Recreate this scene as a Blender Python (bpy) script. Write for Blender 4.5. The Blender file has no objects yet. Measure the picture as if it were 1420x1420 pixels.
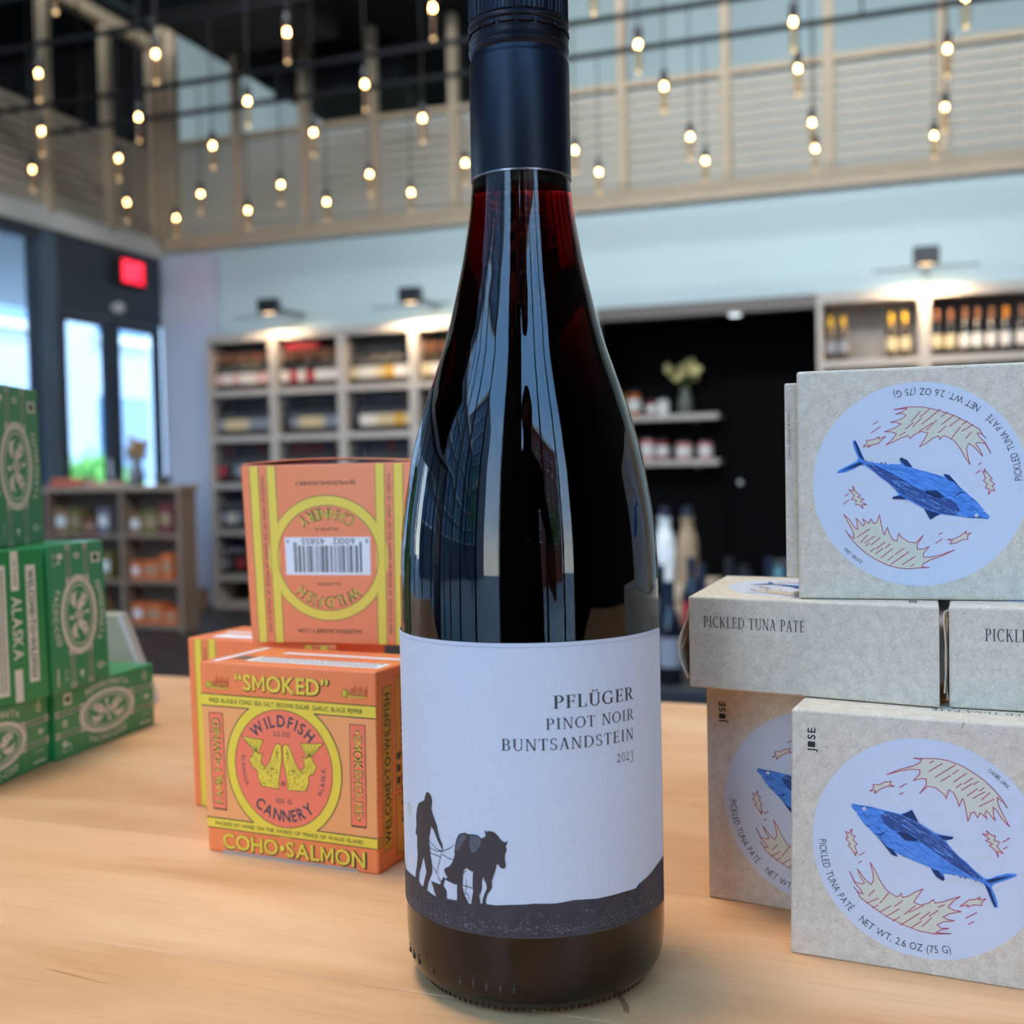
import bpy, bmesh, math, random
from mathutils import Vector, Matrix
from mathutils.geometry import tessellate_polygon
random.seed(7)
PI = math.pi
SC = bpy.context.scene
COL = SC.collection

# ------------------------------------------------------------------ camera, world, sun, exposure
CAMPOS = Vector((0.0, 0.0, 1.106))
FPX = 1570.0
YAW, PITCH, ROLL = math.radians(19.0), math.radians(1.9), math.radians(1.15)
cam_d = bpy.data.cameras.new('camera')
cam = bpy.data.objects.new('camera', cam_d); COL.objects.link(cam)
fw = Vector((-math.sin(YAW)*math.cos(PITCH), math.cos(YAW)*math.cos(PITCH), -math.sin(PITCH)))
r0 = Vector((math.cos(YAW), math.sin(YAW), 0)); u0 = r0.cross(fw)
rr = r0*math.cos(ROLL) - u0*math.sin(ROLL); uu = r0*math.sin(ROLL) + u0*math.cos(ROLL)
cam.matrix_world = Matrix(((rr.x, uu.x, -fw.x, CAMPOS.x), (rr.y, uu.y, -fw.y, CAMPOS.y), (rr.z, uu.z, -fw.z, CAMPOS.z), (0, 0, 0, 1)))
cam_d.sensor_width = 36.0
cam_d.lens = FPX/1420*36
cam_d.clip_start = 0.02; cam_d.clip_end = 400
cam_d.dof.use_dof = True
cam_d.dof.focus_distance = 0.362
cam_d.dof.aperture_fstop = 12.0
SC.camera = cam

SC.view_settings.view_transform = 'Standard'
SC.view_settings.look = 'None'
SC.view_settings.gamma = 1
SC.view_settings.use_curve_mapping = False
SC.view_settings.exposure = 0.58
SC.cycles.max_bounces = 10
SC.cycles.diffuse_bounces = 5
SC.cycles.glossy_bounces = 5
SC.cycles.transmission_bounces = 8
SC.cycles.transparent_max_bounces = 12
SC.cycles.volume_bounces = 0
SC.cycles.sample_clamp_indirect = 4.0
SC.cycles.caustics_reflective = False
SC.cycles.caustics_refractive = False

world = bpy.data.worlds.new('sky'); SC.world = world; world.use_nodes = True
wn = world.node_tree; wn.nodes.clear()
wo = wn.nodes.new('ShaderNodeOutputWorld'); wb = wn.nodes.new('ShaderNodeBackground')
wtc = wn.nodes.new('ShaderNodeTexCoord'); wsx = wn.nodes.new('ShaderNodeSeparateXYZ'); wr = wn.nodes.new('ShaderNodeValToRGB')
wn.links.new(wtc.outputs['Generated'], wsx.inputs[0]); wn.links.new(wsx.outputs['Z'], wr.inputs[0])
wn.links.new(wr.outputs[0], wb.inputs[0]); wn.links.new(wb.outputs[0], wo.inputs[0])
wr.color_ramp.elements[0].position = 0.0; wr.color_ramp.elements[0].color = (1.0, 0.975, 0.94, 1)
wr.color_ramp.elements[1].position = 0.6; wr.color_ramp.elements[1].color = (0.27, 0.54, 0.98, 1)
WORLD_STRENGTH = 5.0
we = wr.color_ramp.elements.new(0.22); we.color = (0.56, 0.76, 1.0, 1)
wb.inputs[1].default_value = WORLD_STRENGTH

def light(name, kind, loc, aim, energy, color, size=None, size_y=None, parent=None, **kw):
    d = bpy.data.lights.new(name, kind); d.energy = energy; d.color = color
    if kind == 'AREA':
        d.shape = 'RECTANGLE'; d.size = size; d.size_y = size_y or size
    o = bpy.data.objects.new(name, d); COL.objects.link(o)
    o.location = loc
    v = Vector(aim) - Vector(loc)
    o.rotation_euler = v.to_track_quat('-Z', 'Y').to_euler()
    for k, w in kw.items(): setattr(d, k, w)
    if parent: o.parent = parent
    return o
sun = light('sun', 'SUN', (3, 20, 40), (0, 0, 0), 3.0, (1.0, 0.94, 0.86), angle=0.01)
sun.rotation_euler = Vector((-0.45, -0.62, -1.0)).to_track_quat('-Z', 'Y').to_euler()
# added fill lights, unseen above the view, turned to brighten the far wall
for i, x in enumerate((-5.0, -3.0, -1.0, 1.0)):
    light('unseen_flood', 'AREA', (x, 2.2, 5.6), (x, 9.0, 1.8), 105.0, (0.90, 0.96, 1.0), 1.2, 0.5)
light('unseen_flood', 'AREA', (-1.0, 0.6, 4.9), (-0.3, 0.7, 0.9), 60.0, (1.0, 0.9, 0.78), 1.0, 1.0)  # unseen warm light above the counter, for its bright top

# ------------------------------------------------------------------ materials
def lin(h):
    h = h.lstrip('#'); c = [int(h[i:i+2], 16)/255 for i in (0, 2, 4)]
    return tuple((v/12.92 if v <= 0.04045 else ((v+0.055)/1.055)**2.4) for v in c) + (1.0,)
MATS = {}
def mat(name, col, rough=0.6, metal=0.0, spec=0.5, emit=None, estr=0.0, coat=0.0, noise=0.0, nscale=200.0, bump=0.0, bscale=400.0, stretch=(1, 1, 1), col2=None):
    if name in MATS: return MATS[name]
    m = bpy.data.materials.new(name); m.use_nodes = True
    nt = m.node_tree; b = nt.nodes['Principled BSDF']
    c = lin(col) if isinstance(col, str) else tuple(col) + ((1.0,) if len(col) == 3 else ())
    b.inputs['Base Color'].default_value = c
    b.inputs['Roughness'].default_value = rough; b.inputs['Metallic'].default_value = metal
    b.inputs['Specular IOR Level'].default_value = spec
    b.inputs['Coat Weight'].default_value = coat; b.inputs['Coat Roughness'].default_value = 0.15
    if emit is not None:
        b.inputs['Emission Color'].default_value = lin(emit) if isinstance(emit, str) else tuple(emit) + (1.0,)
        b.inputs['Emission Strength'].default_value = estr
    if noise or bump:
        tc = nt.nodes.new('ShaderNodeTexCoord'); mp = nt.nodes.new('ShaderNodeMapping')
        mp.inputs['Scale'].default_value = stretch
        nt.links.new(tc.outputs['Object'], mp.inputs[0])
    if noise:
        n = nt.nodes.new('ShaderNodeTexNoise'); n.inputs['Scale'].default_value = nscale; n.inputs['Detail'].default_value = 5; n.inputs['Roughness'].default_value = 0.65
        nt.links.new(mp.outputs[0], n.inputs['Vector'])
        r = nt.nodes.new('ShaderNodeValToRGB')
        c2 = lin(col2) if col2 else tuple(max(0, v*(1-noise)) for v in c[:3]) + (1,)
        r.color_ramp.elements[0].position = 0.3; r.color_ramp.elements[0].color = c2
        r.color_ramp.elements[1].position = 0.7; r.color_ramp.elements[1].color = c
        nt.links.new(n.outputs['Fac'], r.inputs[0]); nt.links.new(r.outputs[0], b.inputs['Base Color'])
    if bump:
        n2 = nt.nodes.new('ShaderNodeTexNoise'); n2.inputs['Scale'].default_value = bscale; n2.inputs['Detail'].default_value = 3
        bp = nt.nodes.new('ShaderNodeBump'); bp.inputs['Strength'].default_value = bump; bp.inputs['Distance'].default_value = 0.0004
        nt.links.new(mp.outputs[0], n2.inputs['Vector'])
        nt.links.new(n2.outputs['Fac'], bp.inputs['Height']); nt.links.new(bp.outputs[0], b.inputs['Normal'])
    MATS[name] = m
    return m

def kraft_mat():
    m = bpy.data.materials.new('grey_board'); m.use_nodes = True
    nt = m.node_tree; b = nt.nodes['Principled BSDF']; b.inputs['Roughness'].default_value = 0.85; b.inputs['Specular IOR Level'].default_value = 0.25
    tc = nt.nodes.new('ShaderNodeTexCoord')
    def noise(s, d, vec=None, dist=0.0):
        n = nt.nodes.new('ShaderNodeTexNoise'); n.inputs['Scale'].default_value = s; n.inputs['Detail'].default_value = d; n.inputs['Distortion'].default_value = dist
        nt.links.new(tc.outputs['Object'], n.inputs['Vector']); return n
    fine = noise(900, 4, dist=1.5); mid = noise(260, 4); fleck = noise(420, 2, dist=2.5)
    r1 = nt.nodes.new('ShaderNodeValToRGB')
    r1.color_ramp.elements[0].position = 0.28; r1.color_ramp.elements[0].color = lin('#C8B69C')
    r1.color_ramp.elements[1].position = 0.62; r1.color_ramp.elements[1].color = lin('#EADAC2')
    mix = nt.nodes.new('ShaderNodeMath'); mix.operation = 'ADD'
    h1 = nt.nodes.new('ShaderNodeMath'); h1.operation = 'MULTIPLY'; h1.inputs[1].default_value = 0.6
    h2 = nt.nodes.new('ShaderNodeMath'); h2.operation = 'MULTIPLY'; h2.inputs[1].default_value = 0.4
    nt.links.new(fine.outputs['Fac'], h1.inputs[0]); nt.links.new(mid.outputs['Fac'], h2.inputs[0])
    nt.links.new(h1.outputs[0], mix.inputs[0]); nt.links.new(h2.outputs[0], mix.inputs[1])
    nt.links.new(mix.outputs[0], r1.inputs[0])
    r2 = nt.nodes.new('ShaderNodeValToRGB')
    r2.color_ramp.elements[0].position = 0.72; r2.color_ramp.elements[0].color = (0, 0, 0, 1)
    r2.color_ramp.elements[1].position = 0.76; r2.color_ramp.elements[1].color = (0.6, 0.6, 0.6, 1)
    nt.links.new(fleck.outputs['Fac'], r2.inputs[0])
    mx = nt.nodes.new('ShaderNodeMix'); mx.data_type = 'RGBA'
    nt.links.new(r2.outputs[0], mx.inputs['Factor']); nt.links.new(r1.outputs[0], mx.inputs['A'])
    mx.inputs['B'].default_value = lin('#6B5A48')
    nt.links.new(mx.outputs['Result'], b.inputs['Base Color'])
    bp = nt.nodes.new('ShaderNodeBump'); bp.inputs['Strength'].default_value = 0.25; bp.inputs['Distance'].default_value = 0.0003
    nt.links.new(mix.outputs[0], bp.inputs['Height']); nt.links.new(bp.outputs[0], b.inputs['Normal'])
    return m
M_KRAFT = kraft_mat()

def maple_mat():
    m = bpy.data.materials.new('maple_wood'); m.use_nodes = True
    nt = m.node_tree; b = nt.nodes['Principled BSDF']; b.inputs['Roughness'].default_value = 0.42; b.inputs['Specular IOR Level'].default_value = 0.35
    tc = nt.nodes.new('ShaderNodeTexCoord'); mp = nt.nodes.new('ShaderNodeMapping'); mp.inputs['Scale'].default_value = (1.3, 5.5, 5.5)
    oi = nt.nodes.new('ShaderNodeObjectInfo')
    nt.links.new(tc.outputs['Object'], mp.inputs[0])
    cm = nt.nodes.new('ShaderNodeVectorMath'); cm.operation = 'ADD'
    nt.links.new(mp.outputs[0], cm.inputs[0]); nt.links.new(oi.outputs['Random'], cm.inputs[1])
    n = nt.nodes.new('ShaderNodeTexNoise'); n.inputs['Scale'].default_value = 4.5; n.inputs['Detail'].default_value = 6; n.inputs['Roughness'].default_value = 0.5; n.inputs['Distortion'].default_value = 0.8
    nt.links.new(cm.outputs[0], n.inputs['Vector'])
    r = nt.nodes.new('ShaderNodeValToRGB')
    r.color_ramp.elements[0].position = 0.3; r.color_ramp.elements[0].color = lin('#D89C68')
    r.color_ramp.elements[1].position = 0.7; r.color_ramp.elements[1].color = lin('#EFBA88')
    e = r.color_ramp.elements.new(0.5); e.color = lin('#E6AC78')
    nt.links.new(n.outputs['Fac'], r.inputs[0])
    # fine dark grain flecks
    mp2 = nt.nodes.new('ShaderNodeMapping'); mp2.inputs['Scale'].default_value = (9.0, 150.0, 60.0); nt.links.new(tc.outputs['Object'], mp2.inputs[0])
    n2 = nt.nodes.new('ShaderNodeTexNoise'); n2.inputs['Scale'].default_value = 3.0; n2.inputs['Detail'].default_value = 3; nt.links.new(mp2.outputs[0], n2.inputs['Vector'])
    r2 = nt.nodes.new('ShaderNodeValToRGB'); r2.color_ramp.elements[0].position = 0.28; r2.color_ramp.elements[0].color = (0.93, 0.89, 0.84, 1); r2.color_ramp.elements[1].position = 0.5; r2.color_ramp.elements[1].color = (1, 1, 1, 1)
    nt.links.new(n2.outputs['Fac'], r2.inputs[0])
    mx = nt.nodes.new('ShaderNodeMix'); mx.data_type = 'RGBA'; mx.blend_type = 'MULTIPLY'; mx.inputs['Factor'].default_value = 1.0
    nt.links.new(r.outputs[0], mx.inputs['A']); nt.links.new(r2.outputs[0], mx.inputs['B'])
    hs = nt.nodes.new('ShaderNodeHueSaturation'); mr = nt.nodes.new('ShaderNodeMapRange')
    mr.inputs['To Min'].default_value = 0.9; mr.inputs['To Max'].default_value = 1.08
    nt.links.new(oi.outputs['Random'], mr.inputs['Value']); nt.links.new(mr.outputs[0], hs.inputs['Value'])
    nt.links.new(mx.outputs['Result'], hs.inputs['Color']); nt.links.new(hs.outputs[0], b.inputs['Base Color'])
    return m
M_MAPLE = maple_mat()

def pane_mat(name, tint=(1, 1, 1), refl=1.0):
    m = bpy.data.materials.new(name); m.use_nodes = True
    nt = m.node_tree; nt.nodes.clear()
    o = nt.nodes.new('ShaderNodeOutputMaterial'); mx = nt.nodes.new('ShaderNodeMixShader')
    t = nt.nodes.new('ShaderNodeBsdfTransparent'); t.inputs[0].default_value = tuple(tint) + (1,)
    g = nt.nodes.new('ShaderNodeBsdfGlossy'); g.inputs['Roughness'].default_value = 0.02
    f = nt.nodes.new('ShaderNodeLayerWeight'); f.inputs['Blend'].default_value = 0.5
    p = nt.nodes.new('ShaderNodeMath'); p.operation = 'POWER'; p.inputs[1].default_value = 4.0
    q = nt.nodes.new('ShaderNodeMath'); q.operation = 'MULTIPLY_ADD'; q.inputs[1].default_value = 0.6*refl; q.inputs[2].default_value = 0.03*refl
    nt.links.new(f.outputs['Facing'], p.inputs[0]); nt.links.new(p.outputs[0], q.inputs[0]); nt.links.new(q.outputs[0], mx.inputs[0]); nt.links.new(t.outputs[0], mx.inputs[1]); nt.links.new(g.outputs[0], mx.inputs[2]); nt.links.new(mx.outputs[0], o.inputs[0])
    return m
M_PANE = pane_mat('window_glass', (0.93, 0.97, 0.98))
M_BULBGLASS = pane_mat('bulb_glass', (0.93, 0.83, 0.66))

# ------------------------------------------------------------------ mesh helpers
def tag(o, label=None, cat=None, group=None, kind=None):
    if label: o['label'] = label
    if cat: o['category'] = cat
    if group: o['group'] = group
    if kind: o['kind'] = kind
    return o
def empty(name, loc=(0, 0, 0), rz=0.0, label=None, cat=None, group=None):
    o = bpy.data.objects.new(name, None); COL.objects.link(o)
    o.location = loc; o.rotation_euler = (0, 0, rz); o.empty_display_size = 0.02
    return tag(o, label, cat, group)
def link(name, me, m=None, parent=None):
    o = bpy.data.objects.new(name, me); COL.objects.link(o)
    if m is not None and not me.materials:
        me.materials.append(m)
    if parent: o.parent = parent
    return o
def copy_tree(o, parent=None, loc=None, rz=None):
    c = o.copy(); COL.objects.link(c); c.parent = parent
    if loc is not None: c.location = loc
    if rz is not None: c.rotation_euler = (0, 0, rz)
    for ch in list(o.children): copy_tree(ch, c)
    return c
class MB:
    def __init__(s): s.v = []; s.f = []; s.sm = False
    def poly(s, pts):
        k = len(s.v); s.v += [tuple(p) for p in pts]; s.f.append(tuple(range(k, k+len(pts))))
    def box(s, x0, x1, y0, y1, z0, z1):
        k = len(s.v)
        s.v += [(x0, y0, z0), (x1, y0, z0), (x1, y1, z0), (x0, y1, z0), (x0, y0, z1), (x1, y0, z1), (x1, y1, z1), (x0, y1, z1)]
        s.f += [tuple(k+i for i in q) for q in ((0, 3, 2, 1), (4, 5, 6, 7), (0, 1, 5, 4), (1, 2, 6, 5), (2, 3, 7, 6), (3, 0, 4, 7))]
        return s
    def lathe(s, prof, n=24, c=(0, 0, 0), rfun=None):
        k = len(s.v)
        for (r, z) in prof:
            for i in range(n):
                a = 2*PI*i/n; q = r*(rfun(a, z) if rfun else 1)
                s.v.append((c[0]+q*math.cos(a), c[1]+q*math.sin(a), c[2]+z))
        for j in range(len(prof)-1):
            for i in range(n):
                a = k+j*n+i; b = k+j*n+(i+1) % n
                s.f.append((a, b, b+n, a+n))
        s.f.append(tuple(k+i for i in reversed(range(n))))
        s.f.append(tuple(k+(len(prof)-1)*n+i for i in range(n)))
        return s
    def tube(s, pts, r, n=8):
        k = len(s.v); pts = [Vector(p) for p in pts]
        for i, p in enumerate(pts):
            d = (pts[min(i+1, len(pts)-1)] - pts[max(i-1, 0)]).normalized()
            a = d.orthogonal().normalized(); b = d.cross(a)
            q = r[i] if isinstance(r, (list, tuple)) else r
            for j in range(n):
                t = 2*PI*j/n; s.v.append(tuple(p + a*(q*math.cos(t)) + b*(q*math.sin(t))))
        for i in range(len(pts)-1):
            for j in range(n):
                a = k+i*n+j; b = k+i*n+(j+1) % n
                s.f.append((a, b, b+n, a+n))
        s.f.append(tuple(k+j for j in reversed(range(n)))); s.f.append(tuple(k+(len(pts)-1)*n+j for j in range(n)))
        return s
    def sphere(s, c, r, seg=10, rings=6, sc=(1, 1, 1)):
        k = len(s.v)
        for i in range(1, rings):
            t = PI*i/rings
            for j in range(seg):
                a = 2*PI*j/seg
                s.v.append((c[0]+r*sc[0]*math.sin(t)*math.cos(a), c[1]+r*sc[1]*math.sin(t)*math.sin(a), c[2]+r*sc[2]*math.cos(t)))
        s.v += [(c[0], c[1], c[2]+r*sc[2]), (c[0], c[1], c[2]-r*sc[2])]
        for i in range(rings-2):
            for j in range(seg):
                a = k+i*seg+j; b = k+i*seg+(j+1) % seg
                s.f.append((a, a+seg, b+seg, b))
        T = k+(rings-1)*seg
        for j in range(seg):
            s.f.append((k+j, k+(j+1) % seg, T)); s.f.append((k+(rings-2)*seg+(j+1) % seg, k+(rings-2)*seg+j, T+1))
        return s
    def mesh(s, name, m=None, smooth=False, bevel=0.0, segs=2):
        me = bpy.data.meshes.new(name); me.from_pydata(s.v, [], s.f); me.update()
        if bevel:
            bm = bmesh.new(); bm.from_mesh(me)
            bmesh.ops.bevel(bm, geom=bm.edges[:], offset=bevel, segments=segs, affect='EDGES', profile=0.5, clamp_overlap=True)
            bm.to_mesh(me); bm.free()
        if smooth:
            me.polygons.foreach_set('use_smooth', [True]*len(me.polygons))
        if m: me.materials.append(m)
        return me
    def build(s, name, m=None, parent=None, smooth=False, bevel=0.0, segs=2, autosmooth=None):
        me = s.mesh(name, m, smooth, bevel, segs)
        if autosmooth: me.set_sharp_from_angle(angle=math.radians(autosmooth))
        return link(name, me, None, parent)
def boxobj(name, m, x0, x1, y0, y1, z0, z1, parent=None, bevel=0.0, kind=None, segs=1):
    o = MB().box(x0, x1, y0, y1, z0, z1).build(name, m, parent, bevel=bevel, segs=segs)
    if kind: o['kind'] = kind
    return o

# ------------------------------------------------------------------ lettering
GL = {}
def glyph(ch, off=0.0):
    key = (ch, off)
    if ch == 'M' and key not in GL:
        w = .10+off; h = CAPH
        q = [[(0, 0), (w, 0), (w, h), (0, h)], [(.66-w, 0), (.66, 0), (.66, h), (.66-w, h)], [(w, h), (w, h*.72), (.33, h*.12), (.33, h*.42)], [(.66-w, h), (.33, h*.42), (.33, h*.12), (.66-w, h*.72)]]
        v = [p for r in q for p in r]; GL[key] = (v, [(0, 1, 2, 3), (4, 5, 6, 7), (8, 9, 10, 11), (12, 13, 14, 15)], 0, .66)
    if key in GL: return GL[key]
    cu = bpy.data.curves.new('glyph', 'FONT'); cu.body = ch; cu.size = 1.0; cu.offset = off; cu.resolution_u = 3; cu.fill_mode = 'FRONT'
    o = bpy.data.objects.new('glyph', cu); COL.objects.link(o)
    dg = bpy.context.evaluated_depsgraph_get()
    me = bpy.data.meshes.new_from_object(o.evaluated_get(dg))
    v = [(p.co.x, p.co.y) for p in me.vertices]; f = [tuple(p.vertices) for p in me.polygons]
    bpy.data.objects.remove(o); bpy.data.curves.remove(cu); bpy.data.meshes.remove(me)
    if v:
        x0 = min(p[0] for p in v); x1 = max(p[0] for p in v); g = (v, f, x0, x1)
    else: g = ([], [], 0, 0.28)
    GL[key] = g
    return g
CAPH = max(p[1] for p in glyph('H')[0])

def S_(x, y0, y1, w): return [(x-w/2, y0), (x+w/2, y0), (x+w/2, y1), (x-w/2, y1)]
TK, TN, SH = 0.14, 0.07, 0.045
def serif(x, y, up, w=0.30):
    h = SH if up else -SH
    return [(x-w/2, y), (x+w/2, y), (x+w/2, y+h), (x-w/2, y+h)]
def dg_(x0, y0, x1, y1, w): return [(x0-w/2, y0), (x0+w/2, y0), (x1+w/2, y1), (x1-w/2, y1)]
def arc_(cx, cy, rx, ry, a0, a1, t0=TN, t1=TK, n=14):
    out = []
    for i in range(n):
        q = []
        for j in (i, i+1):
            a = math.radians(a0+(a1-a0)*j/n); w = t0+(t1-t0)*abs(math.cos(a))**1.5
            q.append(((cx+(rx-w/2)*math.cos(a), cy+(ry-t0/2-(w-t0)*0.15)*math.sin(a)), (cx+(rx+w/2)*math.cos(a), cy+(ry+t0/2)*math.sin(a))))
        out.append([q[0][0], q[0][1], q[1][1], q[1][0]])
    return out
def serif_glyphs():
    G = {}
    st = lambda x, w=TK: [S_(x, 0, 1, w), serif(x, 0, True), serif(x, 1, False)]
    G['I'] = (st(0.2), 0.40)
    G['P'] = (st(0.17)+[S_(0.28, 0.95, 1.0, 0.2), S_(0.28, 0.45, 0.5, 0.2)]+arc_(0.36, 0.725, 0.2, 0.25, -90, 90), 0.64)
    G['R'] = (G['P'][0]+[dg_(0.38, 0.47, 0.66, 0.0, 0.14), serif(0.68, 0, True, 0.2)], 0.76)
    G['B'] = (st(0.17)+[S_(0.28, 0.95, 1.0, 0.2), S_(0.28, 0.49, 0.54, 0.2), S_(0.28, 0, 0.05, 0.2)]+arc_(0.36, 0.745, 0.17, 0.23, -90, 90)+arc_(0.36, 0.27, 0.22, 0.245, -90, 90), 0.68)
    G['D'] = (st(0.17)+[S_(0.28, 0.95, 1.0, 0.22), S_(0.28, 0, 0.05, 0.22)]+arc_(0.34, 0.5, 0.4, 0.475, -90, 90), 0.86)
    G['E'] = (st(0.17)+[S_(0.36, 0.95, 1.0, 0.40), S_(0.36, 0, 0.05, 0.44), S_(0.34, 0.48, 0.53, 0.28), S_(0.54, 0.78, 1.0, 0.05), S_(0.565, 0, 0.24, 0.05), S_(0.47, 0.40, 0.62, 0.05)], 0.64)
    G['F'] = (st(0.17)+[S_(0.36, 0.95, 1.0, 0.40), S_(0.33, 0.48, 0.53, 0.28), S_(0.54, 0.76, 1.0, 0.05), S_(0.47, 0.40, 0.62, 0.05)], 0.60)
    G['L'] = (st(0.17)+[S_(0.36, 0, 0.05, 0.44), S_(0.56, 0, 0.26, 0.05)], 0.62)
    G['T'] = ([S_(0.34, 0, 1, TK), serif(0.34, 0, True), S_(0.34, 0.95, 1.0, 0.62), S_(0.055, 0.76, 1.0, 0.05), S_(0.625, 0.76, 1.0, 0.05)], 0.69)
    G['N'] = ([S_(0.15, 0, 1, TN), S_(0.69, 0, 1, TN), dg_(0.17, 1.0, 0.67, 0.0, 0.13), serif(0.15, 0, True, 0.26), serif(0.11, 1, False, 0.2), serif(0.69, 1, False, 0.26)], 0.84)
    G['K'] = (st(0.17)+[dg_(0.24, 0.42, 0.6, 1.0, TN+0.01), dg_(0.34, 0.62, 0.66, 0.0, 0.14), serif(0.62, 1, False, 0.24), serif(0.68, 0, True, 0.24)], 0.80)
    G['A'] = ([dg_(0.1, 0, 0.36, 1.0, TN), dg_(0.62, 0, 0.38, 1.0, 0.14), [(0.2, 0.32), (0.54, 0.32), (0.54, 0.37), (0.2, 0.37)], serif(0.1, 0, True, 0.22), serif(0.62, 0, True, 0.26)], 0.74)
    G['U'] = ([S_(0.17, 0.3, 1, TK), S_(0.66, 0.3, 1, TN), serif(0.17, 1, False), serif(0.66, 1, False, 0.24)]+arc_(0.415, 0.3, 0.245, 0.28, 180, 360, TN, 0.1), 0.80)
    G['Ü'] = (G['U'][0]+[S_(0.3, 1.1, 1.22, 0.13), S_(0.54, 1.1, 1.22, 0.13)], 0.80)
    G['É'] = (G['E'][0]+[[(0.3, 1.06), (0.38, 1.06), (0.52, 1.24), (0.40, 1.24)]], 0.64)
    G['O'] = (arc_(0.43, 0.5, 0.35, 0.475, 0, 360, TN, TK, 28), 0.86)
    G['0'] = (arc_(0.27, 0.33, 0.2, 0.3, 0, 360, 0.05, 0.09, 24), 0.54)
    G['C'] = (arc_(0.43, 0.5, 0.35, 0.475, 48, 312, TN, TK, 22)+[S_(0.665, 0.7, 0.97, 0.05), S_(0.665, 0.03, 0.26, 0.05)], 0.76)
    G['G'] = (arc_(0.43, 0.5, 0.35, 0.475, 48, 318, TN, TK, 22)+[S_(0.665, 0.7, 0.97, 0.05), S_(0.68, 0.06, 0.42, 0.12), serif(0.68, 0.44, False, 0.28)], 0.86)
    G['S'] = (arc_(0.28, 0.74, 0.18, 0.235, 40, 270, TN, 0.11)+arc_(0.28, 0.265, 0.2, 0.24, -140, 90, TN, 0.12)+[S_(0.45, 0.74, 0.97, 0.045), S_(0.07, 0.03, 0.28, 0.045)], 0.58)
    G['2'] = (arc_(0.22, 0.44, 0.16, 0.2, -30, 160, 0.05, 0.1)+[dg_(0.1, 0.03, 0.36, 0.36, 0.07), [(0.04, 0), (0.46, 0), (0.46, 0.09), (0.04, 0.09)]], 0.52)
    G['3'] = (arc_(0.2, 0.44, 0.14, 0.18, -60, 150, 0.05, 0.09)+arc_(0.18, 0.05, 0.2, 0.24, -130, 85, 0.05, 0.1), 0.48)
    G[' '] = ([], 0.34)
    return G
SER = serif_glyphs()

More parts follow.
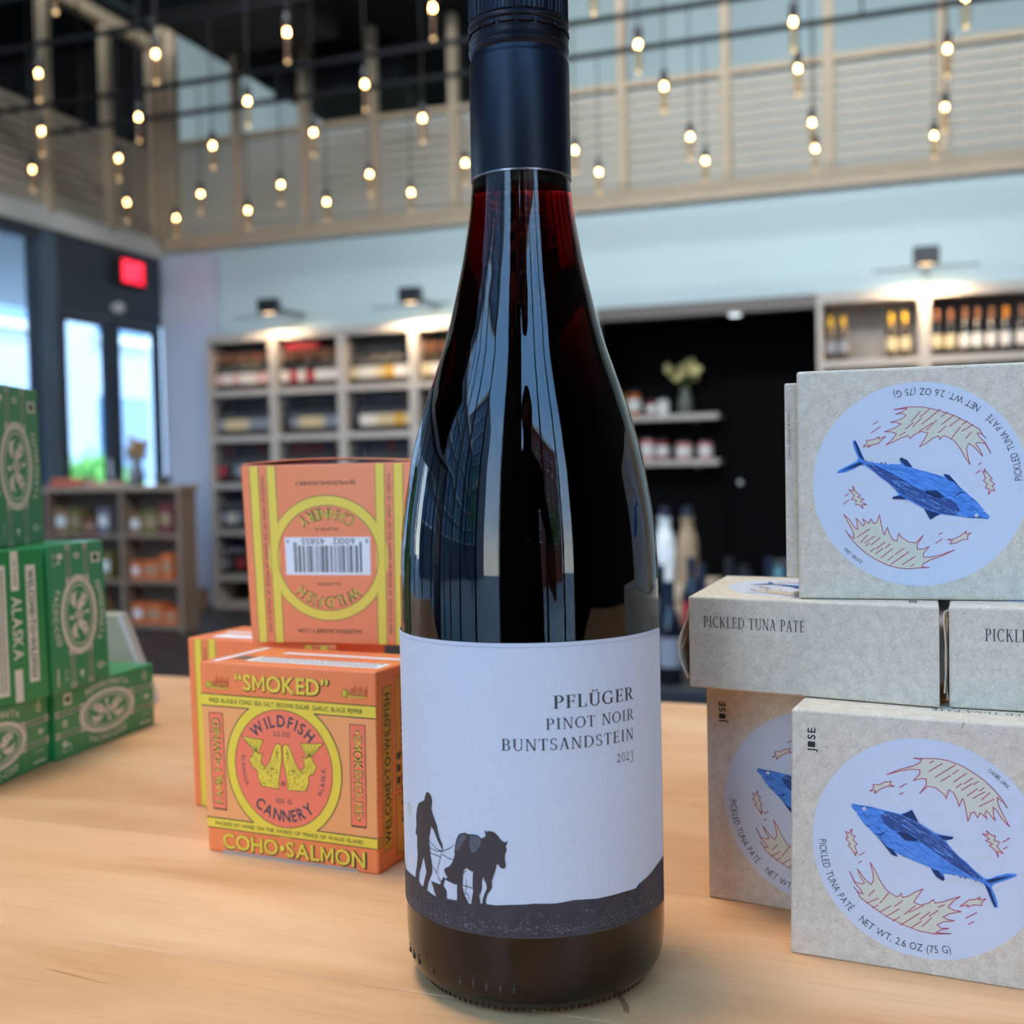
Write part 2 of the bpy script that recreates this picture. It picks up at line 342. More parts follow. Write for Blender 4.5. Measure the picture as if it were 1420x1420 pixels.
class Ink:
    """flat print: collects 2D polygons (mm), then lays them on a surface"""
    def __init__(s): s.v = []; s.f = []
    def tri(s, pts2, faces):
        k = len(s.v); s.v += pts2; s.f += [tuple(k+i for i in f) for f in faces]; return s
    def poly(s, pts):
        p3 = [Vector((p[0], p[1], 0)) for p in pts]
        return s.tri([tuple(p) for p in pts], [tuple(t) for t in tessellate_polygon([p3])])
    def rect(s, x0, y0, x1, y1): return s.tri([(x0, y0), (x1, y0), (x1, y1), (x0, y1)], [(0, 1, 2, 3)])
    def frame(s, x0, y0, x1, y1, w):
        s.rect(x0, y0, x1, y0+w); s.rect(x0, y1-w, x1, y1); s.rect(x0, y0+w, x0+w, y1-w); s.rect(x1-w, y0+w, x1, y1-w); return s
    def line(s, pts, w, closed=False):
        n = len(pts); seg = n if closed else n-1
        for i in range(seg):
            a = pts[i]; b = pts[(i+1) % n]; dx, dy = b[0]-a[0], b[1]-a[1]; L = math.hypot(dx, dy) or 1e-9
            ox, oy = -dy/L*w/2, dx/L*w/2; ex, ey = dx/L*w*0.3, dy/L*w*0.3
            s.tri([(a[0]-ex+ox, a[1]-ey+oy), (a[0]-ex-ox, a[1]-ey-oy), (b[0]+ex-ox, b[1]+ey-oy), (b[0]+ex+ox, b[1]+ey+oy)], [(0, 1, 2, 3)])
        return s
    def ring(s, cx, cy, r0, r1, n=64, sx=1.0, a0=0, a1=360, sy=1.0):
        k = len(s.v)
        for i in range(n+1):
            a = math.radians(a0+(a1-a0)*i/n)
            s.v += [(cx+r0*sx*math.cos(a), cy+r0*sy*math.sin(a)), (cx+r1*sx*math.cos(a), cy+r1*sy*math.sin(a))]
        s.f += [(k+2*i, k+2*i+1, k+2*i+3, k+2*i+2) for i in range(n)]
        return s
    def disc(s, cx, cy, r, n=48, sx=1.0, sy=1.0):
        k = len(s.v); s.v += [(cx+r*sx*math.cos(2*PI*i/n), cy+r*sy*math.sin(2*PI*i/n)) for i in range(n)]; s.f.append(tuple(range(k, k+n))); return s
    def layout(s, txt, cap, bold, gap, sq, ser):
        out = []; x = 0
        for ch in txt:
            if ser:
                polys, adv = SER[ch]
                out.append((x+adv*cap*sq/2, adv*cap*sq, ('S', polys))); x += adv*cap*sq + gap*cap
            else:
                v, f, x0, x1 = glyph(ch, bold); k = cap/CAPH*sq; w = (x1-x0)*k
                out.append((x+w/2, w, ('G', (v, f, x0, x1)))); x += w + gap*cap
        return out, x - gap*cap
    def put(s, g, cap, sq, cx, w, M):
        if g[0] == 'S':
            for p in g[1]:
                s.poly([M((q[0]*cap*sq - w/2), q[1]*cap) for q in p])
        else:
            v, f, x0, x1 = g[1]; k = cap/CAPH
            s.tri([M((q[0]-x0)*k*sq - w/2, q[1]*k) for q in v], f)
    def text(s, txt, x, y, cap, align='C', rot=0.0, bold=0.0, gap=0.14, sq=1.0, ser=False, width=None):
        lay, W = s.layout(txt, cap, bold, gap, sq, ser)
        if width:
            sq = sq*width/W; gap = gap*width/W; lay, W = s.layout(txt, cap, bold, gap, sq, ser)
        x0 = {'L': 0, 'C': -W/2, 'R': -W}[align]; c, n = math.cos(math.radians(rot)), math.sin(math.radians(rot))
        for (cx, w, g) in lay:
            s.put(g, cap, sq, cx, w, lambda a, b, cx=cx: (x + (x0+cx+a)*c - (b)*n, y + (x0+cx+a)*n + b*c))
        return s
    def arc_text(s, txt, cx, cy, r, amid, cap, inward=False, bold=0.0, gap=0.14, sq=1.0, span=None, sx=1.0, sy=1.0):
        """r: baseline radius; inward: letters' tops point to the centre (reads counterclockwise)"""
        lay, W = s.layout(txt, cap, bold, gap, sq, False)
        if span:
            Wt = math.radians(span)*r; gap = gap + (Wt-W)/cap/max(1, len(txt)-1); lay, W = s.layout(txt, cap, bold, gap, sq, False)
        for (px, w, g) in lay:
            o = (px-W/2)/r
            if not inward:
                a = math.radians(amid) - o; tx, ty = math.sin(a), -math.cos(a); nx, ny = math.cos(a), math.sin(a)
            else:
                a = math.radians(amid) + o; tx, ty = -math.sin(a), math.cos(a); nx, ny = -math.cos(a), -math.sin(a)
            bx, by = cx+r*sx*math.cos(a), cy+r*sy*math.sin(a)
            s.put(g, cap, sq, px, w, lambda u, v: (bx+tx*u+nx*v, by+ty*u+ny*v))
        return s
    def rot180(s, cx, cy): s.v = [(2*cx-x, 2*cy-y) for (x, y) in s.v]; return s
    def xf(s, fn): s.v = [fn(*p) for p in s.v]; return s
    def build(s, name, m, fn, parent, cut=None):
        """fn(x, y) -> 3D in the parent's frame (metres)"""
        me = bpy.data.meshes.new(name)
        if cut:
            bm = bmesh.new(); vs = [bm.verts.new((x, y, 0)) for x, y in s.v]
            for f in s.f:
                try: bm.faces.new([vs[i] for i in f])
                except ValueError: pass
            xs = [x for x, y in s.v]; a = min(xs); b = max(xs); q = math.floor(a/cut)*cut + cut
            while q < b:
                bmesh.ops.bisect_plane(bm, geom=bm.verts[:]+bm.edges[:]+bm.faces[:], plane_co=(q, 0, 0), plane_no=(1, 0, 0), dist=1e-5); q += cut
            for v in bm.verts: v.co = Vector(fn(v.co.x, v.co.y))
            bm.to_mesh(me); bm.free()
        else:
            me.from_pydata([fn(x, y) for x, y in s.v], [], s.f); me.update()
        me.materials.append(m)
        return link(name, me, None, parent)
FISH={'fish':[[(-21.5,11.84),(-19.78,11.52),(-17.81,11.48),(-15.61,11.36),(-13.43,10.94),(-11.49,10.64),(-9.09,10.4),(-7.18,10.01),(-5.27,10.83),(-3.83,11.85),(-2.9,10.34),(-1.97,8.18),(0.37,6.95),(3.16,5.28),(5.48,4.96),(8.38,4.82),(8.01,4.07),(6.16,3.4),(6.85,2.24),(8.45,0.45),(10.04,-1.08),(11.86,-2.33),(13.67,-4.07),(15.47,-5.56),(17.04,-6.72),(18.62,-6.6),(20.41,-5.47),(23.08,-4.42),(25.95,-4.13),(25.73,-4.89),(23.52,-6.17),(21.29,-7.21),(19.5,-8.2),(19.05,-9.25),(19.93,-11.33),(20.59,-13.2),(20.81,-14.89),(19.91,-15.27),(18.8,-12.97),(17.7,-10.18),(16.81,-8.09),(15.01,-7.6),(12.29,-7.23),(9.55,-6.86),(7.25,-6.78),(5.4,-6.68),(5.85,-8.37),(5.38,-9.08),(3.53,-8.19),(2.14,-6.37),(1.68,-5.43),(-0.66,-4.73),(-3.49,-3.85),(-6.33,-2.95),(-8.24,-2.18),(-7.86,-3.4),(-9.68,-2.88),(-11.11,-1.02),(-13.03,1.29),(-14.47,2.65),(-16.41,4.46),(-18.35,6.29),(-20.29,8.89),(-19.8,9.2),(-20.54,9.38),(-22.01,10.91)]],'back':[[(-12.96,8.95),(-11.5,10.39),(-9.09,10.15),(-5.28,9.32),(-1.98,7.93),(3.16,4.78),(6.39,2.43),(8.44,0.2),(11.86,-2.83),(15.47,-6.05),(16.81,-7.35),(14.11,-6.73),(10.48,-4.75),(6.81,-2.75),(3.12,0.27),(-0.61,2.31),(-3.42,3.98),(-7.22,4.54),(-10.1,5.21),(-12.01,7.02)]],'fins':[[(-6.7,9.91),(-3.6,11.77),(-1.74,8.21)],[(3.62,4.94),(8.38,4.82),(7.78,4.05),(5.47,3.56)],[(-8.42,4.39),(-5.32,4.51),(-2.01,2.9),(-2.49,2.08),(-5.81,2.18),(-7.23,3.52)],[(-13.99,2.45),(-11.11,-0.51),(-9.19,-1.29),(-7.86,-3.4),(-9.68,-2.88),(-11.59,-0.57)],[(1.91,-5.65),(4.01,-6.12),(5.85,-8.37),(5.29,-9.1),(3.3,-7.97)],[(17.26,-7.28),(19.96,-6.17),(25.29,-4.61),(20.85,-6.79),(18.61,-7.83)],[(17.04,-8.05),(18.6,-9.56),(20.36,-14.71),(19.69,-14.81),(18.14,-10.85)],[(-18.35,6.03),(-16.89,5.33),(-15.42,5.86),(-16.89,5.02)],[(-15.54,3.18),(-13.01,3.18),(-10.97,4.6),(-12.77,2.75)],[(-21.26,11.61),(-18.79,11.26),(-14.88,11.03),(-18.31,10.91)],[(8.17,-6.3),(8.63,-6.49),(8.4,-7.02)],[(10.,-6.8),(10.69,-7.3),(10.23,-7.66)],[(11.38,-6.86),(12.06,-7.51),(11.46,-7.59)],[(14.1,-7.23),(15.23,-8.06),(14.55,-7.91)]],'eye':[[(-18.56,10.52),(-18.31,11.06),(-17.81,11.27),(-17.37,11.01),(-17.33,10.45),(-17.68,10.0),(-18.17,10.0)]],'pupil':[[(-18.11,10.57),(-17.87,10.85),(-17.62,10.62),(-17.87,10.34)]],'fl':[[(-3.23,27.8),(-0.41,27.9),(3.33,28.24),(6.56,27.95),(10.22,26.9),(13.85,25.03),(16.99,22.88),(19.66,20.47),(21.87,17.77),(23.41,15.26),(22.31,16.85),(20.54,18.12),(20.97,15.72),(22.29,12.95),(23.95,9.73),(21.84,11.92),(20.52,14.21),(19.41,15.06),(19.62,12.64),(20.05,11.13),(18.72,12.54),(17.61,13.89),(17.16,12.85),(17.82,11.36),(16.48,12.53),(15.81,12.95),(15.12,11.4),(14.23,13.02),(13.32,12.67),(12.39,10.1),(11.96,12.76),(11.29,16.15),(10.84,16.84),(9.91,14.27),(9.47,15.95),(8.34,18.31),(6.96,19.06),(6.25,16.35),(5.57,17.52),(3.26,19.27),(0.93,19.53),(-1.43,17.03),(0.47,19.99),(0.48,21.74),(-0.93,21.75),(-3.29,20.86),(-1.39,23.06),(-1.38,24.31),(-3.74,24.34),(-7.07,23.51),(-11.15,21.95),(-7.06,24.02),(-3.25,25.39),(-1.36,26.57),(-0.88,27.61)],[(-22.46,-9.79),(-20.76,-13.08),(-18.54,-13.38),(-17.8,-12.92),(-19.01,-11.29),(-19.97,-8.84),(-17.78,-11.63),(-15.84,-13.16),(-15.09,-11.77),(-15.31,-9.24),(-16.12,-6.17),(-14.58,-8.63),(-13.14,-11.5),(-11.23,-14.3),(-8.35,-15.93),(-7.39,-15.53),(-6.91,-14.6),(-6.44,-15.9),(-4.52,-15.12),(-2.62,-13.58),(-0.48,-12.42),(-2.15,-15.03),(-3.12,-16.94),(-1.23,-17.52),(1.13,-16.56),(2.54,-15.25),(3.,-16.29),(5.34,-15.54),(7.66,-14.35),(10.19,-13.24),(8.11,-15.03),(6.71,-16.99),(8.56,-17.71),(10.53,-17.76),(7.16,-18.92),(5.3,-20.21),(6.69,-20.74),(8.67,-20.84),(5.29,-21.71),(3.65,-22.97),(4.81,-23.79),(7.04,-23.44),(4.81,-24.3),(3.17,-25.41),(7.49,-25.02),(2.93,-25.85),(-1.76,-25.59),(-6.51,-24.3),(-11.3,-22.49),(-15.17,-20.26),(-18.09,-18.37),(-19.07,-17.74),(-20.04,-15.82),(-21.12,-14.68),(-19.55,-16.26),(-18.32,-16.45),(-19.05,-15.16),(-20.76,-13.33)],[(-16.3,16.24),(-15.07,17.39),(-15.3,18.39),(-13.36,18.58),(-11.9,19.49),(-9.73,19.97),(-10.46,18.88),(-8.93,18.53),(-10.95,18.32),(-12.89,17.36),(-14.84,15.63),(-14.59,16.68)],[(16.45,6.73),(18.02,6.58),(17.58,7.85),(19.14,6.47),(20.03,6.58),(19.8,5.08),(21.36,4.78),(20.46,3.45),(22.23,1.47),(20.67,2.01),(20.89,0.17),(20.01,2.17),(18.45,3.44),(19.35,4.04),(17.33,4.78),(18.46,5.4)],[(-23.68,2.72),(-22.59,2.18),(-21.73,3.73),(-21.75,1.77),(-20.71,1.63),(-21.37,0.27),(-20.14,-0.87),(-20.89,-1.74),(-19.93,-3.94),(-20.66,-3.51),(-20.43,-4.77),(-21.65,-2.86),(-22.87,-1.47),(-22.12,-1.12),(-23.6,0.51),(-22.85,0.86)],[(10.17,-16.23),(12.7,-13.86),(14.52,-13.5),(15.88,-12.51),(15.42,-13.47),(17.46,-12.82),(16.1,-14.35),(16.32,-15.06),(14.06,-15.15),(12.23,-16.17),(12.46,-15.39)]],'dash':[[(-7.35,18.28),(-5.29,19.76)],[(-7.37,16.16),(-6.26,16.78)],[(22.11,4.88),(24.02,6.33)],[(22.23,2.84),(23.35,3.57)],[(-19.34,-4.37),(-17.85,-3.21)],[(-19.56,-6.82),(-18.71,-6.1)],[(11.84,-19.55),(14.86,-17.41)],[(12.56,-21.33),(14.12,-20.34)],[(1.2,24.06),(5.17,26.92)],[(1.45,26.68),(2.62,27.43)],[(3.05,22.49),(8.85,26.77)],[(4.67,21.41),(7.45,23.42)],[(8.14,23.98),(9.76,25.37)],[(8.36,21.53),(12.03,24.61)],[(9.03,19.86),(10.64,21.26)],[(10.63,19.29),(13.6,21.56)],[(11.33,21.33),(13.84,23.31)],[(12.22,17.73),(15.17,20.25)],[(14.05,21.36),(15.41,22.48)],[(13.8,17.15),(17.19,19.48)],[(15.62,19.56),(16.98,20.68)],[(15.59,14.89),(19.64,17.53)],[(16.28,16.93),(18.54,19.37)],[(-16.61,-16.87),(-14.88,-14.82)],[(-17.12,-19.26),(-13.68,-17.21)],[(-15.42,-20.55),(-13.7,-19.27)],[(-13.21,-18.68),(-10.51,-14.96)],[(-13.23,-21.51),(-9.82,-18.95)],[(-11.06,-22.46),(-7.43,-19.61)],[(-8.86,-19.06),(-6.45,-16.92)],[(-9.38,-23.73),(-7.21,-22.12)],[(-6.,-21.17),(-2.65,-17.88)],[(-4.57,-20.3),(-0.29,-17.53)],[(-6.99,-24.63),(-3.63,-21.83)],[(-3.63,-21.83),(-1.25,-19.95)],[(-3.65,-24.77),(-0.79,-22.4)],[(-1.26,-21.97),(1.58,-19.27)],[(-0.81,-24.17),(2.03,-20.96)],[(3.93,-17.41),(5.79,-16.38)],[(1.33,-20.56),(3.92,-18.41)]]}
LAB={'man':[[(-49.53,63.14),(-47.79,62.94),(-46.48,62.07),(-45.88,60.95),(-46.26,59.85),(-46.16,59.26),(-46.78,58.72),(-46.05,57.47),(-44.84,55.85),(-43.66,54.22),(-42.83,52.25),(-42.,50.57),(-41.15,49.65),(-40.48,49.0),(-40.08,47.57),(-40.67,47.33),(-41.34,48.13),(-42.08,48.77),(-43.26,49.64),(-44.13,50.85),(-45.34,52.17),(-46.92,53.28),(-47.69,51.5),(-48.47,49.86),(-48.76,48.3),(-48.29,46.56),(-47.86,44.22),(-47.15,42.23),(-46.91,40.15),(-47.31,39.03),(-48.78,37.24),(-50.18,35.3),(-50.77,33.82),(-50.68,31.55),(-52.47,30.88),(-54.66,30.72),(-54.15,33.59),(-52.97,35.66),(-51.68,37.75),(-51.01,38.94),(-51.89,40.75),(-52.93,42.99),(-53.99,41.57),(-55.21,39.5),(-56.44,38.02),(-57.19,36.33),(-57.3,34.76),(-56.01,33.81),(-55.27,31.82),(-61.07,30.84),(-60.79,34.31),(-60.4,36.56),(-58.85,39.67),(-57.94,42.94),(-58.42,45.61),(-57.95,48.16),(-59.64,49.07),(-58.46,51.76),(-58.77,54.16),(-57.62,56.82),(-56.14,58.6),(-53.53,59.64),(-51.54,60.2),(-50.7,61.75)]],'horse':[[(-33.83,48.12),(-33.5,49.93),(-32.67,51.8),(-31.37,53.13),(-28.92,53.74),(-26.8,53.45),(-24.72,53.64),(-22.7,53.51),(-21.4,52.73),(-20.29,53.11),(-19.41,53.6),(-19.81,54.6),(-20.14,55.3),(-19.37,54.92),(-18.51,54.68),(-18.93,55.15),(-17.01,55.06),(-15.75,54.84),(-14.31,53.89),(-13.1,52.78),(-11.68,52.11),(-10.43,52.65),(-10.88,51.42),(-11.3,51.11),(-10.8,49.97),(-11.57,48.63),(-11.7,47.03),(-11.33,45.59),(-12.02,44.55),(-13.13,44.59),(-14.36,45.31),(-14.55,45.88),(-15.19,45.41),(-15.66,43.93),(-16.55,42.13),(-17.24,40.62),(-17.2,38.87),(-17.96,37.95),(-19.06,36.99),(-19.75,35.76),(-19.99,34.86),(-19.6,33.43),(-21.58,33.26),(-21.29,35.34),(-20.36,37.18),(-19.45,38.42),(-19.63,39.57),(-20.46,40.97),(-20.87,41.82),(-21.57,40.29),(-21.4,38.84),(-21.89,37.34),(-22.82,36.08),(-22.41,34.94),(-22.24,33.2),(-26.58,32.75),(-26.02,35.46),(-25.51,36.98),(-25.69,38.43),(-25.61,40.79),(-25.31,42.73),(-26.92,43.01),(-28.32,43.6),(-29.55,42.72),(-30.09,41.18),(-30.15,39.4),(-30.45,37.89),(-30.,36.76),(-29.56,35.64),(-28.63,34.57),(-27.27,32.96),(-33.65,32.42),(-33.05,34.88),(-33.24,36.64),(-32.93,38.16),(-34.99,38.17),(-37.65,38.68),(-39.31,38.87),(-37.89,39.54),(-39.24,40.52),(-39.76,41.79),(-36.93,42.95),(-35.55,44.04),(-34.71,45.34),(-33.88,46.63),(-34.1,47.79)]],'rump':[[(-32.44,51.24),(-31.13,52.86),(-28.45,53.29),(-28.,52.6),(-29.49,50.98),(-31.53,48.69),(-32.82,47.65),(-33.,49.7)],[(-26.35,53.05),(-22.93,53.2),(-21.41,52.3),(-21.68,50.81),(-23.98,48.58),(-26.05,48.09),(-26.58,50.39)]],'plough':[[(-47.76,36.83),(-42.02,36.79),(-41.68,37.74),(-40.76,38.49),(-40.44,39.29),(-39.3,39.17),(-40.26,36.78),(-38.61,35.55),(-38.45,32.58),(-44.39,31.86),(-46.2,34.54)]],'lines':[[(-48.52,48.79),(-43.68,47.02),(-40.4,46.92),(-36.72,48.19),(-33.77,49.66)],[(-48.63,46.81),(-43.72,46.35),(-40.4,46.92)],[(-48.01,45.25),(-41.65,45.09)],[(-40.15,45.91),(-36.84,45.2),(-35.24,45.27)],[(-40.37,47.52),(-41.35,45.28),(-44.,40.36),(-42.86,38.15),(-41.37,37.94)],[(-46.84,41.68),(-44.02,39.75)],[(-39.31,38.87),(-33.95,38.17)],[(-30.92,38.42),(-22.1,37.76)],[(-28.43,40.34),(-28.51,38.12),(-29.05,36.29)],[(-30.32,41.45),(-28.34,42.86)],[(-30.81,34.59),(-30.28,35.69),(-28.58,36.2),(-27.41,35.6),(-27.32,34.13)],[(-20.68,40.66),(-19.77,42.19)]],'ground':[(-83.09,37.24),(-75.81,34.58),(-66.84,35.12),(-61.25,35.3),(-55.13,33.99),(-49.7,33.27),(-44.36,32.62),(-38.43,33.19),(-33.61,33.47),(-26.56,33.34),(-21.33,34.02),(-15.75,33.86),(-10.76,34.27),(-3.55,34.59),(-0.48,34.82),(7.53,34.6),(15.78,35.13),(25.8,34.48),(37.21,34.46),(45.72,34.17),(47.68,35.07),(54.2,35.87),(64.5,37.52)]}
# ------------------------------------------------------------------ the room
XL, YW = -6.30, 8.75          # left wall, back wall
M_WALL = mat('pale_teal_paint', '#C3D6D8', rough=.7, spec=.3)
M_WHT = mat('white_trim_paint', '#D9DAD6', rough=.5)
M_DKW = mat('dark_niche_paint', '#0C0B0D', rough=.8, spec=.05)
M_FRM = mat('blue_black_frame', '#39424E', rough=.45)
M_BLK = mat('black_ceiling', '#121519', rough=.8, spec=.2)
M_FLR = mat('dark_floor', '#2C2A2B', rough=.45, noise=.2, nscale=3)
M_WOOD = mat('pale_pine', '#C2AC90', rough=.6, noise=.12, nscale=6, stretch=(1, 1, .2))
M_SLAT = mat('pine_slat', '#C2B5A2', rough=.65, noise=.12, nscale=5)
M_BKC = mat('bookcase_paint', '#BDB3A8', rough=.55)
def struct(name, m, *b, **k): return boxobj(name, m, *b, kind='structure', **k)
struct('floor', M_FLR, -9.5, 7.0, -2.6, 12.2, -.1, 0)
# back wall: left of the niche, over it, right of it
struct('wall_back', M_WALL, XL, -2.27, YW, YW+.12, 0, 3.16)
struct('wall_back_over_niche', M_WALL, -2.27, -.57, YW, YW+.12, 2.38, 3.16).name = 'wall_back'
struct('wall_back', M_WALL, -.57, 7.0, YW, YW+.12, 0, 3.16)
struct('trim_1', mat('niche_header', '#6A5F58', rough=.5), -2.27, -.56, YW-.03, YW+.15, 2.30, 2.40)
struct('wall_niche', M_DKW, -2.9, .4, 9.62, 9.7, 0, 2.6)
struct('wall_niche', M_DKW, -2.95, -2.9, YW+.12, 9.7, 0, 2.6)
struct('wall_niche', M_DKW, .4, .45, YW+.12, 9.7, 0, 2.6)
struct('ceiling_niche', M_DKW, -2.95, .45, YW+.12, 9.7, 2.42, 2.5)
struct('wall_right', mat('dark_side_wall', '#34383C', rough=.8), 7.0, 7.1, -2.6, 12.2, 0, 7.2)
struct('ceiling', mat('roof_grey', '#8F9396', rough=.8), -9.5, 7.1, -2.8, 12.3, 7.0, 7.2)
struct('wall_loft_back', M_WALL, -8.45, 7.0, 11.6, 11.7, 3.2, 7.0)
struct('floor_loft', M_WHT, XL, 7.0, YW-.02, 11.7, 3.16, 3.25)
struct('floor_loft_left', M_WHT, -9.5, XL+.0, -2.6, 11.7, 3.12, 3.22).name = 'floor_loft'
struct('trim_2', M_WHT, XL-.03, XL+.03, -2.4, YW, 3.10, 3.26)
struct('wall_loft_left', M_BLK, -9.5, -9.4, -2.6, 11.7, 3.2, 7.0)
struct('wall_loft_end', M_BLK, -9.4, -8.45, 11.5, 11.6, 3.2, 7.0)
struct('ceiling_loft', M_BLK, -9.4, XL-.12, -2.6, 8.9, 5.15, 5.25)
struct('ceiling_dark_bay', M_BLK, -5.75, -3.106, .4, 10.9, 4.87, 4.97)
struct('ceiling_loft_back', mat('loft_grey', '#8FA5AE', rough=.7), -9.4, XL+.5, YW+.3, 11.6, 6.7, 6.8)
for q, (y0, y1) in enumerate(((5.7, 6.5), (7.2, 8.2), (9.2, 10.0))):
    t = empty('ceiling_duct', (0, 0, 0), 0, ('black square duct under the dark ceiling bay, ' + ('nearest', 'middle one', 'farthest')[q]), 'duct', 'ducts under the dark ceiling')
    MB().box(-5.3, -4.2, y0, y1, 4.60, 4.869).build('duct_casing', mat('duct_black', '#05070A', rough=.6), t, bevel=.02)
    MB().box(-5.36, -4.14, y0-.04, y0+.02, 4.55, 4.869).build('duct_flange', mat('duct_flange', '#22282F', rough=.5), t)
# left wall: piers, glazed front and doors
struct('wall_left', mat('blue_pier', '#5A6E80', rough=.5), XL-.12, XL, 7.20, 7.36, 0, 3.12)
struct('wall_left', M_FRM, XL-.12, XL, 7.36, YW, 2.50, 3.12)
struct('wall_left', M_FRM, XL-.12, XL, -2.6, 7.20, 3.03, 3.12)
struct('wall_left', M_FRM, XL-.12, XL, -2.6, 7.20, 0, .25)
for y in (-1.2, .2, 1.6, 3.0, 4.4, 5.8):
    struct('trim_3', M_FRM, XL-.1, XL+.02, y-.05, y+.05, .25, 3.03)
def window(n, x0, x1, y0, y1, z0, z1, tint=None, bars=()):
    """window in a wall running along y (x0==x1) or x (y0==y1)"""
    w = empty('window_%d' % n, ((x0+x1)/2, (y0+y1)/2, z0)); w['kind'] = 'structure'
    cx, cy = w.location.x, w.location.y; f = MB(); t = .035
    if abs(x1-x0) < 1e-6:
        a, b = y0-cy, y1-cy; H = z1-z0
        for q in ((a, a+t, 0, H), (b-t, b, 0, H), (a+t, b-t, 0, t), (a+t, b-t, H-t, H)): f.box(-.04, .04, *q)
        for z in bars: f.box(-.03, .03, a+t, b-t, z-z0-.025, z-z0+.025)
        f.build('window_frame', M_FRM, w); MB().box(-.004, .004, a+t, b-t, t, H-t).build('pane', M_PANE, w)
    else:
        a, b = x0-cx, x1-cx; H = z1-z0
        for q in ((a, a+t), (b-t, b)): f.box(q[0], q[1], -.04, .04, 0, H)
        for q in ((0, t), (H-t, H)): f.box(a+t, b-t, -.04, .04, *q)
        for z in bars: f.box(a+t, b-t, -.03, .03, z-z0-.03, z-z0+.03)
        f.build('window_frame', M_FRM, w); MB().box(a+t, b-t, -.004, .004, t, H-t).build('pane', M_PANE, w)
    return w
n = 1; ysl = [-2.5, -1.2, .2, 1.6, 3.0, 4.4, 5.8, 7.2]
for a, b in zip(ysl[:-1], ysl[1:]):
    window(n, XL-.05, XL-.05, a+.05, b-.05, .25, 3.03); n += 1
for d, (a, b) in enumerate(((7.40, 8.02), (8.06, 8.70))):
    dr = empty('door_%d' % (d+1), (XL-.05, (a+b)/2, 0)); dr['kind'] = 'structure'; h = (b-a)/2
    f = MB(); f.box(-.03, .03, -h, -h+.07, .02, 2.49); f.box(-.03, .03, h-.07, h, .02, 2.49); f.box(-.03, .03, -h+.07, h-.07, .02, .22); f.box(-.03, .03, -h+.07, h-.07, 2.42, 2.49)
    f.build('door_frame', M_FRM, dr); MB().box(-.004, .004, -h+.07, h-.07, .22, 2.42).build('pane', M_PANE, dr)
    MB().tube([(.06, (h-.10)*(1 if d == 0 else -1), .8), (.06, (h-.10)*(1 if d == 0 else -1), 1.3)], .012).build('door_handle', mat('steel', '#9A9DA0', rough=.3, metal=.9), dr)
t = empty('door_camera', (XL+.05, 8.04, 2.58), 0, 'small round white sensor on the dark header over the doors', 'sensor')
MB().sphere((0, 0, 0), .05, 12, 8).build('sensor_dome', M_WHT, t, smooth=True); MB().box(-.05, .0, -.04, .04, -.02, .02).build('sensor_base', M_WHT, t)
# street front behind the camera
YF = -2.5
struct('wall_front', M_BLK, 4.4, 7.0, YF-.1, YF, 0, 7.0)
struct('wall_front', mat('dark_pier', '#33363A', rough=.6), -.42, .50, YF-.12, YF+.12, 0, 7.0)
struct('wall_front', M_FRM, -9.5, 4.4, YF-.08, YF+.02, 6.7, 7.0)
struct('wall_front', M_FRM, -9.5, XL-.05, YF-.08, YF, 0, 3.05)
xs = [-6.25, -5.1, -3.95, -2.8, -1.65, -.45]
for a, b in list(zip(xs[:-1], xs[1:])) + [(.52, 1.8), (1.8, 3.1), (3.1, 4.38)]:
    window(n, a, b, YF-.04, YF-.04, .08, 6.70); n += 1

# ------------------------------------------------------------------ outside
def paver(name, m, *b): return struct(name, m, *b)
paver('street', mat('pale_asphalt', '#8F9296', rough=.6), -60, 60, -60, 80, -.25, -.12)
paver('pavement', mat('pale_concrete', '#A9A8A4', rough=.7), -12, 12, -7.5, -2.6, -.12, -.02)
def building(label, x0, x1, y0, y1, h, m, mwin, face, nx, nz, w=1.1, wh=1.7, base=3.4):
    t = empty('building', ((x0+x1)/2, (y0+y1)/2, -.12), 0, label, 'building'); cx, cy = t.location.x, t.location.y
    MB().box(x0-cx, x1-cx, y0-cy, y1-cy, 0, h).build('walls', m, t)
    MB().box(x0-cx-.3, x1-cx+.3, y0-cy-.3, y1-cy+.3, h, h+.5).build('roof_edge', M_WHT, t)
    fm = MB().box(-w/2, w/2, -.06, .06, 0, wh); me = fm.mesh('window', mwin); sl = MB().box(-w/2-.1, w/2+.1, -.12, .1, -.16, 0).mesh('sill', M_WHT)
    for i in range(nx):
        for j in range(nz):
            z = base+j*(h-base-.6)/nz
            if face == 'y': p = (x0-cx+(i+.5)*(x1-x0)/nx, y1-cy, z); rz = PI
            elif face == 'x': p = (x1-cx, y0-cy+(i+.5)*(y1-y0)/nx, z); rz = PI/2
            o = link('window', me, None, t); o.location = p; o.rotation_euler = (0, 0, rz)
            s = link('sill', sl, None, o)
    return t
M_GLD = mat('dark_reflecting_glass', '#3C4A5A', rough=.1, spec=.8); M_GLB = mat('blue_pane', '#5E86A8', rough=.2)
building('red brick building across the street with rows of tall windows', 8.0, 24, -34, -22, 17, mat('red_brick', '#7A3B34', rough=.8, noise=.3, nscale=2), M_GLD, 'y', 6, 6)
building('slate blue office block seen through the street front', -40, -15.5, -40, -28, 26, mat('slate_panel', '#3F4E6E', rough=.5), M_GLB, 'y', 10, 8, 1.4, 1.9)
building('blue grey building beside the side street, left of the shop front', -34, -22, -26, 2, 17, mat('blue_grey_render', '#4A566A', rough=.6), M_GLB, 'x', 12, 5, 1.4, 1.8)
